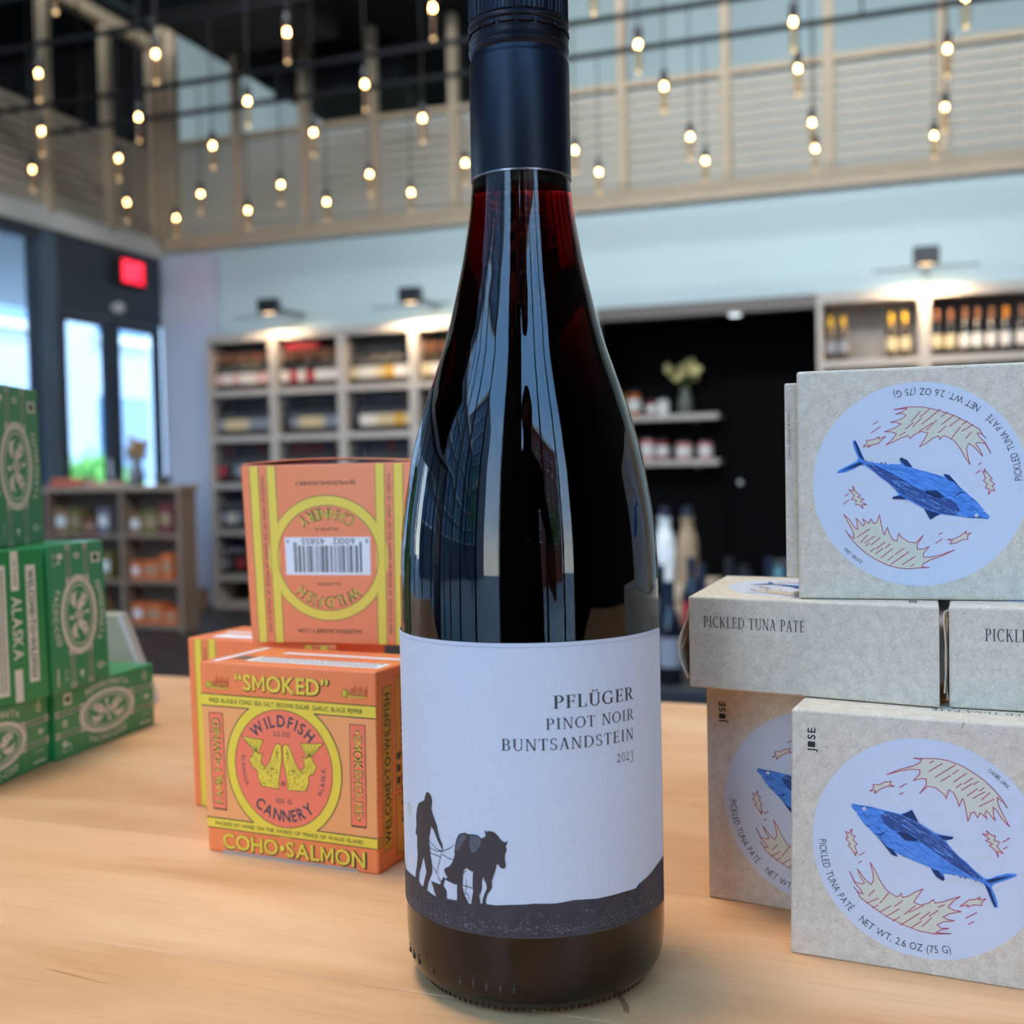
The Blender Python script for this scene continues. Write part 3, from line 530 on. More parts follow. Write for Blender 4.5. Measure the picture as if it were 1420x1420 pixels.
building('pale building across the side street beyond the left windows', -24, -15.5, 6, 34, 11, mat('pale_stone', '#AEBAC2', rough=.7), M_GLB, 'x', 9, 3, 1.5, 1.8, 1.2)
def tree(label, x, y, h, r, seed):
    t = empty('street_tree', (x, y, -.12), 0, label, 'tree', None); random.seed(seed)
    MB().tube([(0, 0, 0), (.05, 0, h*.4), (0, .08, h*.7)], [.14, .11, .05], 8).build('trunk', mat('bark', '#4A3C30', rough=.9), t)
    k = MB()
    for _ in range(900):
        u = random.gauss(0, .45)*r; v = random.gauss(0, .45)*r; z = h*.66+random.gauss(0, .42)*h*.36
        a = random.uniform(0, PI); s = random.uniform(.10, .2); k.poly([(u, v, z), (u+s*math.cos(a), v+s*math.sin(a), z+s*.4), (u+s*.4, v-s*.3, z-s)])
    k.build('foliage', mat('leaf_green', '#4F8A3A', rough=.6), t)['kind'] = 'stuff'
tree('leafy street tree across the street left of the pier', -8.6, -13.5, 7.5, 1.9, 1)
tree('leafy street tree across the street right of the pier', 9.6, -11.0, 5.5, 1.6, 2)
t = empty('street_shrub', (-13.2, 16.2, -.12), 0, 'bright green shrub outside beyond the glass doors', 'shrub'); k = MB(); random.seed(4)
for _ in range(700):
    u, v, z = random.gauss(0, .2), random.gauss(0, .28), 1.35+random.gauss(0, .16); a = random.uniform(0, PI); s = random.uniform(.08, .15)
    k.poly([(u, v, z), (u+s*math.cos(a), v+s*math.sin(a), z+s*.4), (u+s*.4, v-s*.3, z-s)])
k.build('foliage', mat('lime_leaf', '#79B545', rough=.6), t)['kind'] = 'stuff'
MB().tube([(0, 0, 0), (0, 0, 1.5)], .05).build('stem', MATS['bark'], t)

# ------------------------------------------------------------------ loft railings
def railing_back():
    t = empty('loft_railing', (0, YW-.02, 3.25), 0, 'pale wood slatted railing of the loft along the back wall', 'railing')
    posts = [-6.255, -6.14, -5.49, -4.82, -4.17, -3.44, -2.74, -2.03, -1.23, -.48, .30, 1.06, 1.8]
    pm = MB().box(-.035, .035, -.04, .04, -.05, 2.9).mesh('post', M_WOOD)
    for x in posts: link('post', pm, None, t).location = (x, 0, 0)
    N = 10
    for a, b in zip(posts[:-1], posts[1:]):
        L = b-a-.07
        sm = MB().box(-L/2, L/2, -.012, .012, 0, .054).mesh('slat', M_SLAT)
        for q in range(N): link('slat', sm, None, t).location = ((a+b)/2, .02, .04+q*.078)
        MB().box(a+.035, b-.035, -.03, .05, .83, .88).build('top_rail', M_WOOD, t)
    MB().box(posts[0], posts[-1], -.055, -.041, -.09, .03).build('bottom_board', M_WOOD, t)
    MB().box(XL+.05, posts[-1], -.04, .04, 2.9, 2.98).build('head_beam', M_WOOD, t)
railing_back()
def railing_left():
    t = empty('loft_railing', (XL, 0, 3.26), 0, 'pale wood slatted railing of the loft along the left side', 'railing')
    posts = [5.1, 5.83, 6.56, 7.29, 8.02, 8.64]
    pm = MB().box(-.04, .04, -.035, .035, -.04, 1.68).mesh('post', M_WOOD)
    for y in posts: link('post', pm, None, t).location = (0, y, 0)
    for a, b in zip(posts[:-1], posts[1:]):
        L = b-a-.07; sm = MB().box(-.012, .012, -L/2, L/2, 0, .053).mesh('slat', M_SLAT)
        for q in range(10): link('slat', sm, None, t).location = (-.02, (a+b)/2, .03+q*.078)
    MB().box(-.05, .05, posts[0], posts[-1], 1.68, 1.78).build('head_beam', M_WOOD, t)
railing_left()
# added pale tube imitating the lit strip behind the left railing
t = empty('lit_strip_tube', (-7.6, 6.2, 3.22), 0, 'added pale tube for the lit strip behind the left railing slats', 'duct')
MB().tube([(0, -3.0, .52), (0, 3.6, .52)], .14, 16).build('strip_pipe', mat('pale_strip_metal', '#B9C6CC', rough=.4, metal=.3), t, smooth=True)
for y in (-2, 1, 3): MB().box(-.03, .03, y-.03, y+.03, 0, .38).build('strip_foot', MATS['pale_strip_metal'], t)

# ------------------------------------------------------------------ bare-bulb pendants on black pipes
M_CORD = mat('black_cord', '#0C0D0F', rough=.6); M_SOCK = mat('black_socket', '#111317', rough=.4)
PZ = 3.81
rows = {'nearest row': (4.43, (-3.86, -3.2, -2.52, -1.83, -1.14)),
        'second row': (5.15, (-4.48, -3.84, -3.17, -2.5, -1.12, -.43, .27)),
        'third row': (5.75, (-5.08, -4.44, -3.78, -3.12, -2.45, -1.12, -.46, .22)),
        'fourth row': (6.67, (-5.09, -4.49, -3.87, -3.22, -2.56, -1.85, -1.15, -.46, .24)),
        'farthest row': (7.21, (-5.07, -4.46, -3.82, -3.17, -1.84, -1.15, -.48, .2)),
        'row overhead': (3.64, (-3.08,))}
M_FIL = mat('bulb_filament', '#FFC878', emit='#FFC88A', estr=45.0)
M_TIP = pane_mat('bulb_tip_glass', (.9, .85, .75))
def make_pendant():
    t = empty('pendant_light', (0, 0, 3.056))
    MB().tube([(0, 0, .07), (0, 0, PZ-3.056-.02)], .004, 6).build('cord', M_CORD, t)
    MB().lathe([(.006, .085), (.016, .078), (.02, .07), (.02, .03), (.017, .022)], 12).build('socket', M_SOCK, t, smooth=True, autosmooth=40)
    b = MB().lathe([(.013, .022), (.017, .01), (.019, -.01), (.019, -.10), (.017, -.118), (.010, -.132), (.003, -.138)], 14).build('glass_bulb', M_BULBGLASS, t, smooth=True)
    k = MB()
    for s in range(4):
        a = s*PI/2; c, d = .0045*math.cos(a), .0045*math.sin(a)
        k.tube([(c, d, .012), (c*1.8, d*1.8, -.012)], .0018, 5)
    k.build('filament', M_FIL, b)
    MB().tube([(0, 0, -.02), (0, 0, -.115)], .0012, 5).build('filament_stem', mat('amber_wire', '#A9803E', rough=.4, emit='#C08040', estr=.5), b)
    MB().sphere((0, 0, -.128), .0085, 10, 6).build('bulb_tip', mat('bulb_tip_highlight', '#D9CDB8', rough=.05, spec=1, emit='#FFD9A8', estr=1.2), b, smooth=True)  # emission paints the bright reflection on the glass tip
    return t
proto = make_pendant(); used = False
ORD = ('leftmost', 'second from left', 'third from left', 'fourth from left', 'fifth from left', 'sixth from left', 'seventh from left', 'eighth from left', 'ninth from left')
for rn, (y, xs_) in rows.items():
    pp = empty('ceiling_pipe', (0, y, PZ), 0, 'thin black pipe carrying the %s of bare bulbs' % rn, 'pipe', 'black pipes over the shop')
    MB().tube([(-6.2, 0, 0), (6.9, 0, 0)], .02, 8).build('pipe', M_CORD, pp)
    for x in (-5.9, -.2, 4.0): MB().tube([(x, 0, .01), (x, 0, (1.05 if x == -5.9 else 3.18))], .008, 6).build('hanger', M_CORD, pp)
    for q, x in enumerate(xs_):
        o = proto if not used else copy_tree(proto); used = True
        o.location = (x, y, 3.056)
        tag(o, 'bare tube bulb hanging on a black cord, %s in the %s' % (ORD[q], rn), 'pendant light', 'bare bulb pendants')
t = empty('cable_tray', (0, 5.0, 4.25), 0, 'thick black pipe crossing under the ceiling at upper left', 'pipe')
MB().tube([(-9.2, 0.55, 0), (-3.2, 0.55, 0)], .05, 10).build('pipe', M_CORD, t); MB().tube([(-5.0, .55, 0), (-5.0, .55, .63)], .01, 6).build('hanger', M_CORD, t)

# ------------------------------------------------------------------ EXIT sign
t = empty('exit_sign', (XL+.06, 8.19, 2.79), 0, 'red glowing EXIT sign on the dark header over the doors', 'sign')
MB().box(-.05, .03, -.16, .16, 0, .22).build('sign_housing', mat('sign_black', '#1A1113', rough=.5), t, bevel=.006)
MB().box(.03, .034, -.145, .145, .015, .205).build('red_panel', mat('exit_red', '#E01030', rough=.4, emit='#FF1030', estr=1.1), t)
i = Ink().text('EXIT', 0, 0, .135, 'C', bold=.03, width=.23)
i.build('sign_lettering', mat('exit_letters', '#FF5060', emit='#FF3850', estr=2.2), lambda x, z: (.0345, x, z+.043), t)

# ------------------------------------------------------------------ wine bookcases
M_DG = mat('bottle_dark', '#0F1110', rough=.12, spec=.6); M_DGB = mat('bottle_blue_black', '#10161F', rough=.12, spec=.6); M_AMB = mat('bottle_olive', '#3B2C17', rough=.15, spec=.6)
def bottle_protos(kind):
    g = {'dark': M_DG, 'blue': M_DGB, 'amber': M_AMB}[kind]
    return MB().lathe([(.030, 0), (.0375, .004), (.0375, .17), (.034, .195), (.022, .222), (.0145, .245), (.0145, .30), (.0155, .30), (.0155, .315)], 14).mesh('bottle_body', g, smooth=True)
BB = {k: bottle_protos(k) for k in ('dark', 'blue', 'amber')}
LC = {'white': '#E4DCD0', 'cream': '#D8C49A', 'pink': '#D8B0A8', 'red': '#B03038', 'yellow': '#D8A63A', 'grey': '#8E9098', 'black': '#2A2A2C'}
LM = {k: MB().lathe([(.0382, .055), (.0382, .145)], 14).mesh('label', mat('paper_'+k, c, rough=.7)) for k, c in LC.items()}
CC = {'black': '#17181B', 'red': '#6A1A22', 'yellow': '#E0B020', 'copper': '#8A5A3A', 'navy': '#142038', 'orange': '#E08A20'}
CM = {k: MB().lathe([(.0158, .245), (.0162, .30), (.0162, .317), (.015, .318)], 12).mesh('capsule', mat('foil_'+k, c, rough=.35)) for k, c in CC.items()}
def wbottle(x, y, z, body, lab, cap, label, group, parent=None):
    o = link('wine_bottle', BB[body]); o.location = (x, y, z); o.rotation_euler = (0, 0, random.uniform(0, 6)); tag(o, label, 'bottle', group)
    link('label', LM[lab], None, o); link('capsule', CM[cap], None, o); return o
ZS = [.05, .29, .68, 1.08, 1.48, 1.87]
def bookcase(x0, x1, label, zs=ZS, ztop=2.28, back=None):
    t = empty('bookcase', (x0, 8.4, 0), 0, label, 'bookcase', 'wine bookcases on the back wall'); W = x1-x0
    MB().box(0, .035, 0, .34, 0, ztop+.07).build('side_panel', M_BKC, t); MB().box(W-.035, W, 0, .34, 0, ztop+.07).build('side_panel', M_BKC, t)
    for z in zs: MB().box(.035, W-.035, 0, .33, z-.05 if z > .06 else 0.0, z).build('shelf', M_BKC, t)
    MB().box(.035, W-.035, 0, .34, ztop, ztop+.07).build('top_panel', M_BKC, t)
    MB().box(.035, W-.035, .325, .34, .05, ztop).build('back_panel', back or mat('bookcase_back', '#3C3A3A', rough=.7), t)
    return t
edges_ = [-5.645, -5.0, -4.355, -3.71, -3.065, -2.42]
UN = ['leftmost', 'second', 'third', 'fourth', 'fifth']
RN = {0: 'bottom', 1: 'fifth', 2: 'fourth', 3: 'third', 4: 'second', 5: 'top'}
BK_TOP = {0: ('dark', 'copper', ('pink', 'white', 'pink')), 1: ('dark', 'copper', ('white', 'cream', 'white', 'red')), 2: ('dark', 'black', ('cream', 'yellow', 'white')), 3: ('amber', 'copper', ('cream', 'white'))}
for u in range(5):
    bookcase(edges_[u]+.002, edges_[u+1]-.002, 'pale bookcase of wine bottles on the back wall, %s of the left group' % UN[u])
    if u == 4: continue
    for r in range(5, -1, -1):
        if r < 3 and u > 0: continue
        if r == 0: continue
        random.seed(u*10+r); n_ = 7
        for q in range(n_):
            x = edges_[u]+.085+q*.0792
            for depth in ((.075,) if r < 5 else (.075, .165)):
                if r == 5 and depth > .1 and q % 2: continue
                if r == 5: body, cap, labs = BK_TOP[u]; lab = labs[q % len(labs)] if random.random() < .8 else 'white'
                elif r == 4: body, cap = 'blue', random.choice(('navy', 'black')); lab = random.choice(('cream', 'white', 'grey', 'yellow' if u == 2 else 'cream', 'black'))
                else: body, cap = 'blue', random.choice(('navy', 'navy', 'red')); lab = random.choice(('grey', 'red', 'white', 'black'))
                if u == 1 and r == 5 and q in (1,): lab = 'red'
                wbottle(x, 8.4+depth, ZS[r], body, lab, cap, '%s-labelled bottle, %s%s, %s shelf of the %s bookcase' % (lab, ORD[q], ' at the back' if depth > .1 else '', RN[r], UN[u]), 'bottles on the %s shelf of the %s bookcase' % (RN[r], UN[u]))
# red carton lying over the bottles in unit two, a white pack in unit three
t = empty('wine_case', (-4.90, 8.57, ZS[5]+.325), 0, 'red flat carton lying across the bottle tops, top shelf of the second bookcase', 'carton')
MB().box(0, .30, -.12, .12, 0, .05).build('carton_body', mat('red_carton', '#A82028', rough=.5), t, bevel=.003); MB().box(0, .30, -.03, .03, .05, .0508).build('carton_tape', mat('carton_tape', '#C87868', rough=.4), t)
bookcase(-.56, .160, 'pale bookcase with a grey back and yellow-capped bottles, right of the dark niche', back=mat('bookcase_back_pale', '#8F8880', rough=.7))
bookcase(.164, .90, 'pale bookcase full of white-labelled bottles at the right edge of the frame')
for q, x in enumerate((-.47, -.385, -.06, .03, .105)):
    if q == 4: continue
    wbottle(x, 8.47, ZS[5], 'amber', 'grey' if q < 2 else 'cream', 'yellow', 'yellow-capped wine bottle, %s on the top shelf right of the dark niche' % ORD[q], 'yellow-capped bottles on the right bookcase')
for q, x in enumerate((.245, .335, .43, .51, .60, .69, .79)):
    wbottle(x, 8.47, ZS[5], 'dark', 'cream' if q < 2 else 'white', 'orange' if q == 5 else 'copper', 'pale-labelled bottle, %s on the top shelf of the bookcase at the right edge' % ORD[q], 'bottles on the right edge bookcase')
for q, x in enumerate((-.40, -.02, .30, .48, .65, .8)):
    wbottle(x, 8.47, ZS[4], 'blue', 'cream', 'copper', 'dark wine bottle, %s on the second shelf of the right bookcases' % ORD[q], 'bottles on the second shelf of the right bookcases')
# picture lights on the wall
for q, (x, e) in enumerate(((-4.90, 10.0), (-3.63, 20.0), (.17, 24.0))):
    t = empty('wall_lamp', (x, 8.2, 2.47), 0, 'black box lamp on a thin bar above the bookcases, ' + ('left', 'middle one', 'right')[q], 'wall lamp', 'black lamps above the bookcases')
    MB().box(-.085, .085, -.05, .05, 0, .115).build('lamp_head', M_SOCK, t, bevel=.006); MB().box(-.015, .015, .05, .55, .035, .065).build('lamp_arm', mat('grey_bar', '#6E8088', rough=.5), t)
    MB().box(-.34, .34, .0, .012, -.03, -.014).build('lamp_bar', mat('grey_bar', '#6E8088', rough=.5), t)
    MB().box(-.04, .04, -.03, .03, -.003, .0).build('lamp_lens', mat('lamp_lens', '#FFE0B0', emit='#FFD09A', estr=2.0), t)
    sp = light('lamp_light', 'SPOT', (0, .05, -.035), (0, .42, -1.035), e, (1.0, .74, .48), parent=t, spot_size=math.radians(152), spot_blend=.35, shadow_soft_size=.06)

# ------------------------------------------------------------------ dark niche
t = empty('niche_shelf', (0, 9.62, 0), 0, 'upper pale floating shelf in the dark niche', 'shelf'); MB().box(-2.4, -1.41, -.32, 0, 1.53, 1.575).build('board', M_BKC, t)
for x in (-2.2, -1.6): MB().box(x-.01, x+.01, -.28, -.0, 1.50, 1.53).build('bracket', M_SOCK, t)
t = empty('niche_shelf', (0, 9.62, 0), 0, 'lower pale floating shelf in the dark niche', 'shelf'); MB().box(-2.4, -1.41, -.32, 0, 1.155, 1.20).build('board', M_BKC, t)
for x in (-2.2, -1.6): MB().box(x-.01, x+.01, -.28, -.0, 1.125, 1.155).build('bracket', M_SOCK, t)
def jar(x, y, z, r, h, body, band, label, cat='jar', nm='jar'):
    t = empty(nm, (x, y, z), 0, label, cat)
    MB().lathe([(r*.9, 0), (r, .004), (r, h*.8), (r*.8, h*.86)], 14).build('glass', body, t, smooth=True)
    MB().lathe([(r*.82, h*.86), (r*.82, h)], 14).build('lid', band, t); MB().lathe([(r*1.01, h*.2), (r*1.01, h*.65)], 14).build('paper_band', M_WHT, t); return t
jm = {'amber': mat('amber_jar', '#B5601E', rough=.2), 'red': mat('red_jar', '#8E2026', rough=.2), 'pink': mat('pink_jar', '#C87F80', rough=.4), 'olive': mat('olive_jar', '#8A8A3A', rough=.3), 'yellow': mat('honey_jar', '#D6A22A', rough=.3), 'white': M_WHT}
for x, r, h, b, l in ((-2.28, .05, .24, 'yellow', 'honey coloured jar at the left of the upper niche shelf'), (-2.14, .06, .22, 'amber', 'amber jar with paper band on the upper niche shelf'), (-1.99, .045, .14, 'red', 'small red jar on the upper niche shelf'), (-1.89, .05, .15, 'white', 'white jar beside the flower vase on the upper niche shelf')):
    jar(x, 9.45, 1.575, r, h, jm[b], M_SOCK, l)
for x, r, h, b, l in ((-2.3, .045, .26, 'olive', 'tall olive jar at the left of the lower niche shelf'), (-2.17, .045, .24, 'olive', 'second olive jar on the lower niche shelf'), (-2.03, .06, .20, 'pink', 'pink labelled jar left of the middle of the lower niche shelf'), (-1.9, .055, .18, 'red', 'red and white jar in the middle of the lower niche shelf'), (-1.72, .07, .16, 'pink', 'wide pink jar on the lower niche shelf'), (-1.54, .06, .16, 'pink', 'rightmost pink jar on the lower niche shelf')):
    jar(x, 9.45, 1.20, r, h, jm[b], M_SOCK, l)
t = empty('flower_vase', (-1.70, 9.44, 1.575), 0, 'vase of pale yellow flowers on the upper niche shelf', 'vase')
MB().lathe([(.04, 0), (.06, .02), (.065, .10), (.035, .20), (.04, .22)], 14).build('vase', mat('grey_vase', '#5E6258', rough=.4), t, smooth=True)
k, g = MB(), MB(); random.seed(9)
for _ in range(11):
    x, y, z = random.uniform(-.22, .16), random.uniform(-.1, .1), random.uniform(.30, .46); g.tube([(0, 0, .18), (x*.6, y*.6, z-.08), (x, y, z)], .004, 5)
    for _ in range(5): k.sphere((x+random.uniform(-.03, .03), y+random.uniform(-.03, .03), z+random.uniform(-.03, .03)), .028, 7, 5)
k.build('blossoms', mat('pale_blossom', '#D8C98A', rough=.7), t); g.build('stems', mat('stem_green', '#4A5A30', rough=.7), t)
t = empty('door_3', (-.98, 9.62, 0)); t['kind'] = 'structure'
MB().box(-.36, .36, -.04, 0, 0, 1.93).build('door_leaf', mat('niche_door', '#070709', rough=.7, spec=.05), t); k = MB()
for b in ((-.42, -.36, -.06, 0, 0, 1.99), (.36, .42, -.06, 0, 0, 1.99), (-.36, .36, -.06, 0, 1.93, 1.99)): k.box(*b)
k.build('door_frame', mat('niche_door_frame', '#040406', rough=.7, spec=.05), t); MB().sphere((-.29, -.07, 1.0), .025, 10, 6).build('door_handle', MATS['steel'], t)
t = empty('recessed_light', (-1.19, YW+.02, 2.30), 0, 'small round ceiling spot under the niche header', 'ceiling light')
MB().lathe([(.06, -.015), (.06, .0)], 18).build('light_rim', M_WHT, t); MB().lathe([(.045, -.017), (.045, -.0155)], 18).build('light_lens', mat('spot_lens', '#FFFFFF', emit='#DCE8F0', estr=2.0), t)

# ------------------------------------------------------------------ low display with bottles, right of the hero bottle
t = empty('display_table', (-.75, 4.3, 0), 0, 'low dark display table crowded with bottles behind the tuna cartons', 'table')
MB().box(-.62, .72, -.95, .85, .40, .45).build('tabletop', mat('charcoal_top', '#26282C', rough=.5), t, bevel=.004)
for x in (-.56, .66):
    for y in (-.88, .78): MB().box(x-.035, x+.035, y-.035, y+.035, 0, .40).build('leg', M_SOCK, t)
random.seed(33)
for j, y in enumerate((3.45, 3.75, 4.05, 4.4)):
    for q in range(9):
        x = -1.28+q*.15+(j % 2)*.05
        lab = 'white' if (j == 0 and q == 3) else random.choice(('black', 'grey', 'black', 'red' if j else 'black', 'grey'))
        wbottle(x, y, .45, 'blue', lab, random.choice(('navy', 'navy', 'black')), 'dark %s-labelled bottle, %s in the %s row of the display table' % (lab, ORD[q], ('front', 'second', 'third', 'rear')[j]), 'dark bottles on the low display table')
t = empty('bottle_crate', (-1.02, 4.85, .45), 0, 'wooden crate raising the white-wrapped bottles on the display table', 'crate')
for q in range(3): MB().box(-.26, .26, -.20, -.185, .0+q*.06, .05+q*.06).build('crate_slat', M_WOOD, t)
MB().box(-.26, .26, -.185, .2, .16, .18).build('crate_top', M_WOOD, t); MB().box(-.25, -.24, -.18, .2, 0, .16).build('crate_side', M_WOOD, t); MB().box(.24, .25, -.18, .2, 0, .16).build('crate_side', M_WOOD, t)
M_TIS = mat('white_tissue', '#D6D8DA', rough=.7)
for q, (dx, dy, m) in enumerate(((-.15, -.10, M_TIS), (-.04, -.12, M_TIS), (.07, -.09, M_TIS), (.16, -.1, mat('tan_wrap', '#9C8468', rough=.8)), (-.1, .06, M_TIS), (.03, .07, M_TIS), (.14, .06, MATS['tan_wrap']))):
    t = empty('wrapped_bottle', (-1.02+dx, 4.85+dy, .63), 0, 'bottle in %s wrapping paper, %s on the wooden crate' % ('tan' if m is not M_TIS else 'white', ('front left', 'front second', 'front third', 'front right', 'rear left', 'rear middle', 'rear right')[q]), 'bottle', 'wrapped bottles on the crate')
    MB().lathe([(.036, 0), (.042, .01), (.044, .12), (.038, .18), (.020, .24), (.024, .28), (.012, .275)], 12, rfun=lambda a, z: 1+.05*math.sin(a*5+z*40)).build('paper_wrap', m, t); MB().lathe([(.0155, .26), (.0155, .32)], 10).build('capsule', CM['navy'].materials[0], t)
t = empty('bucket', (-.42, 4.95, .45), 0, 'teal glass bucket holding bottles at the back of the display table', 'bucket')
MB().lathe([(.09, 0), (.10, .01), (.115, .26), (.108, .26), (.095, .02)], 20).build('bucket_wall', mat('teal_glass', '#4E7A86', rough=.2), t, smooth=True); MB().lathe([(.116, .25), (.12, .262)], 20).build('bucket_rim', MATS['steel'], t)

# ------------------------------------------------------------------ low brown shelving by the doors
t = empty('low_shelving', (-6.18, 7.0, 0), 0, 'low brown wooden shelving unit in front of the glass doors', 'shelving'); M_BRN = mat('brown_wood', '#8A7360', rough=.6, noise=.2, nscale=8); M_BRD = mat('dark_brown_wood', '#4A3A30', rough=.7)  # back panel material is a darker brown
for x in (0, .68, 1.18): MB().box(x, x+.035, 0, .20, 0, 1.04).build('upright', M_BRN, t)
MB().box(-.02, 1.235, -.02, .22, 1.04, 1.08).build('top_board', mat('worn_top', '#A08A74', rough=.5), t); MB().box(.0, 1.21, .185, .20, .05, 1.04).build('back_panel', M_BRD, t)
for z in (.05, .38, .72):
    for a, b in ((.035, .68), (.715, 1.18)): MB().box(a, b, 0, .185, z-.03, z).build('shelf', M_BRN, t)
random.seed(17)
goods = (('dark red box', '#6A2A2E'), ('navy box', '#2A3350'), ('tan box', '#8A6A48'), ('grey box', '#6A6870'), ('orange box', '#C8622A'), ('olive box', '#6A6230'))
for zi, (z, zn) in enumerate(((.72, 'top'), (.38, 'middle'), (.05, 'bottom'))):
    for ci, (a, b, cn) in enumerate(((.06, .66, 'left'), (.74, 1.16, 'right'))):
        x = a; q = 0
        while x < b-.1:
            w = random.uniform(.1, .16); h = random.uniform(.08, .22); nm_, c_ = goods[4 if (zi == 2 and ci == 1) else random.randrange(6)]
            w = min(w, b-x)
            bx = MB().box(-w/2+.005, w/2-.005, .03, .17, 0, h).build('goods_box', mat('goods_'+nm_.replace(' ', '_'), c_, rough=.6), None, bevel=.003)
            bx.location = (-6.18+x+w/2, 7.0, z); tag(bx, '%s, %s on the %s shelf of the brown unit, %s bay' % (nm_, ORD[q], zn, cn), 'box', 'boxes in the brown shelving')
            MB().box(-w/2+.02, w/2-.02, .0285, .0295, h*.3, h*.7).build('box_label', M_WHT if q % 3 == 0 else MATS['tan_wrap'], bx)
            x += w+.005; q += 1
for q, (x, c, h, l) in enumerate(((.18, '#C8503A', .035, 'orange-red book lying on the brown shelving'), (.20, '#D87850', .03, 'coral book stacked on the orange-red one'), (.52, '#D8A890', .03, 'pale pink dish book at the middle of the brown shelving top'))):
    b = empty('book', (-6.18+x, 7.10, 1.08+(.035 if q == 1 else 0)), .1*q, l, 'book')
    MB().box(-.14, .14, -.08, .08, .0, .004).build('cover', mat('book_%d' % q, c, rough=.5), b); MB().box(-.14, .14, -.08, .08, h-.004, h).build('cover', MATS['book_%d' % q], b)
    MB().box(-.135, .135, -.075, .075, .004, h-.004).build('pages', M_WHT, b); MB().box(-.14, .14, -.083, -.079, 0, h).build('spine', MATS['book_%d' % q], b)
t = empty('dried_flower_vase', (-5.40, 7.10, 1.08), 0, 'glass vase of dried tan flowers on the brown shelving', 'vase')
MB().lathe([(.035, 0), (.05, .01), (.055, .09), (.03, .14), (.035, .15)], 14).build('vase', mat('smoky_glass', '#6A6A70', rough=.15), t, smooth=True)
k, g = MB(), MB(); random.seed(19)
for _ in range(26):
    a = random.uniform(0, 2*PI); r = random.uniform(0, .11); z = random.uniform(.24, .36)-r*.3; p = (r*math.cos(a), r*math.sin(a)*.7, z); g.tube([(0, 0, .10), p], .003, 4); k.sphere(p, .026, 6, 4)
k.build('dried_heads', mat('dried_tan', '#B08A5A', rough=.9), t); g.build('stems', mat('straw', '#9A8458', rough=.9), t)
for q, (x, l) in enumerate(((-5.62, 'dark bowl left of the dried flowers on the brown shelving'), (-5.18, 'small dark bowl right of the dried flowers on the brown shelving'))):
    t = empty('bowl', (x, 7.10, 1.08), 0, l, 'bowl'); MB().lathe([(.03, 0), (.06, .03), (.07, .07), (.064, .07), (.05, .03), (.02, .01)], 16).build('bowl_wall', mat('slate_bowl', '#4A5058', rough=.4), t, smooth=True); MB().lathe([(.03, -.0), (.032, .006)], 14).build('foot_ring', MATS['slate_bowl'], t)
t = empty('floor_crate', (-5.80, 8.25, 0), 0, 'small brown crate on the floor beside the leftmost bookcase', 'crate')
for q in range(3): MB().box(-.14, .14, -.11, -.10, .01+q*.062, .06+q*.062).build('crate_slat', M_BRN, t)
MB().box(-.14, -.125, -.10, .1, 0, .19).build('crate_side', M_BRN, t); MB().box(.125, .14, -.10, .1, 0, .19).build('crate_side', M_BRN, t); MB().box(-.125, .125, -.1, .1, 0, .015).build('crate_bottom', M_BRN, t)
struct('lit_wall_panel', mat('lit_lilac_white', '#C9CDDC', rough=.7), -6.3, -5.72, YW-.06, YW-.0, 0, 3.1).name = 'wall_back'  # paler lilac panel paints the window light on this stretch of wall
# ------------------------------------------------------------------ cartons
TT = 0.95
def carton(name, label, cat, group, bl, yaw, L, H, T, m, dl=0.0, dr=0.0, skew=0.0, bev=0.0007, mend=None):
    """bl: front bottom left corner; x along the front, y away from it, z up. dl, dr: how far the top corners stray."""
    root = empty(name, bl, math.radians(yaw), label, cat, group)
    k = MB(); P = []
    for y, s in ((0, 0), (T, skew)):
        P += [(s, y, 0), (L+s, y, 0), (L+s+dr, y, H), (s+dl, y, H)]
    k.v = P; k.f = [(0, 1, 2, 3), (5, 4, 7, 6), (4, 0, 3, 7), (1, 5, 6, 2), (3, 2, 6, 7), (4, 5, 1, 0)]
    body = k.build('carton_body', m, root, bevel=bev, segs=2)
    root['_d'] = 0; del root['_d']
    F = lambda x, z: (x + dl*(z/H)*(1-x/L) + dr*(z/H)*(x/L), z)
    def front(layer=1):
        def fn(x, z):
            x *= .001; z *= .001; X, Z = F(x, z); return (X, -0.00006*layer, Z)
        return fn
    def top(layer=1):
        def fn(x, y):
            x *= .001; y *= .001; X, _ = F(x, H); return (X + skew*y/T, y, H + 0.00006*layer)
        return fn
    def right(layer=1):
        def fn(y, z):
            y *= .001; z *= .001; X, _ = F(L, z); return (X + skew*y/T + 0.00006*layer, y, z)
        return fn
    def left(layer=1):
        def fn(y, z):
            y *= .001; z *= .001; X, _ = F(0, z); return (X + skew*(1-y/T) - 0.00006*layer, T-y, z)
        return fn
    return root, front, top, right, left

def ink(h, name, **k): return mat(name, h, rough=k.get('rough', 0.55), spec=0.3)
I_DK = ink('#2B2F2C', 'black_ink'); I_GREYINK = ink('#4A4A4C', 'grey_ink'); I_STICK = mat('sticker_paper', '#D6DAE2', rough=0.6, noise=0.04, nscale=500, bump=0.15, bscale=1800)
I_CREAMFL = ink('#DAD6BE', 'flame_cream_ink'); I_RED = ink('#C2606C', 'red_line_ink')
I_BLUE = mat('fish_blue_ink', '#5B9BE6', rough=0.55, noise=0.35, nscale=900, stretch=(.35, 1, 1), col2='#3A78CC')
I_NAVY = mat('fish_navy_ink', '#38599A', rough=0.55, noise=0.3, nscale=1200, stretch=(.35, 1, 1), col2='#24407A')
I_FIN = ink('#1E3866', 'fish_fin_ink'); I_WHITE = ink('#E8EAEA', 'white_ink')
I_PALE = ink('#DFE0DA', 'pale_haze_ink')

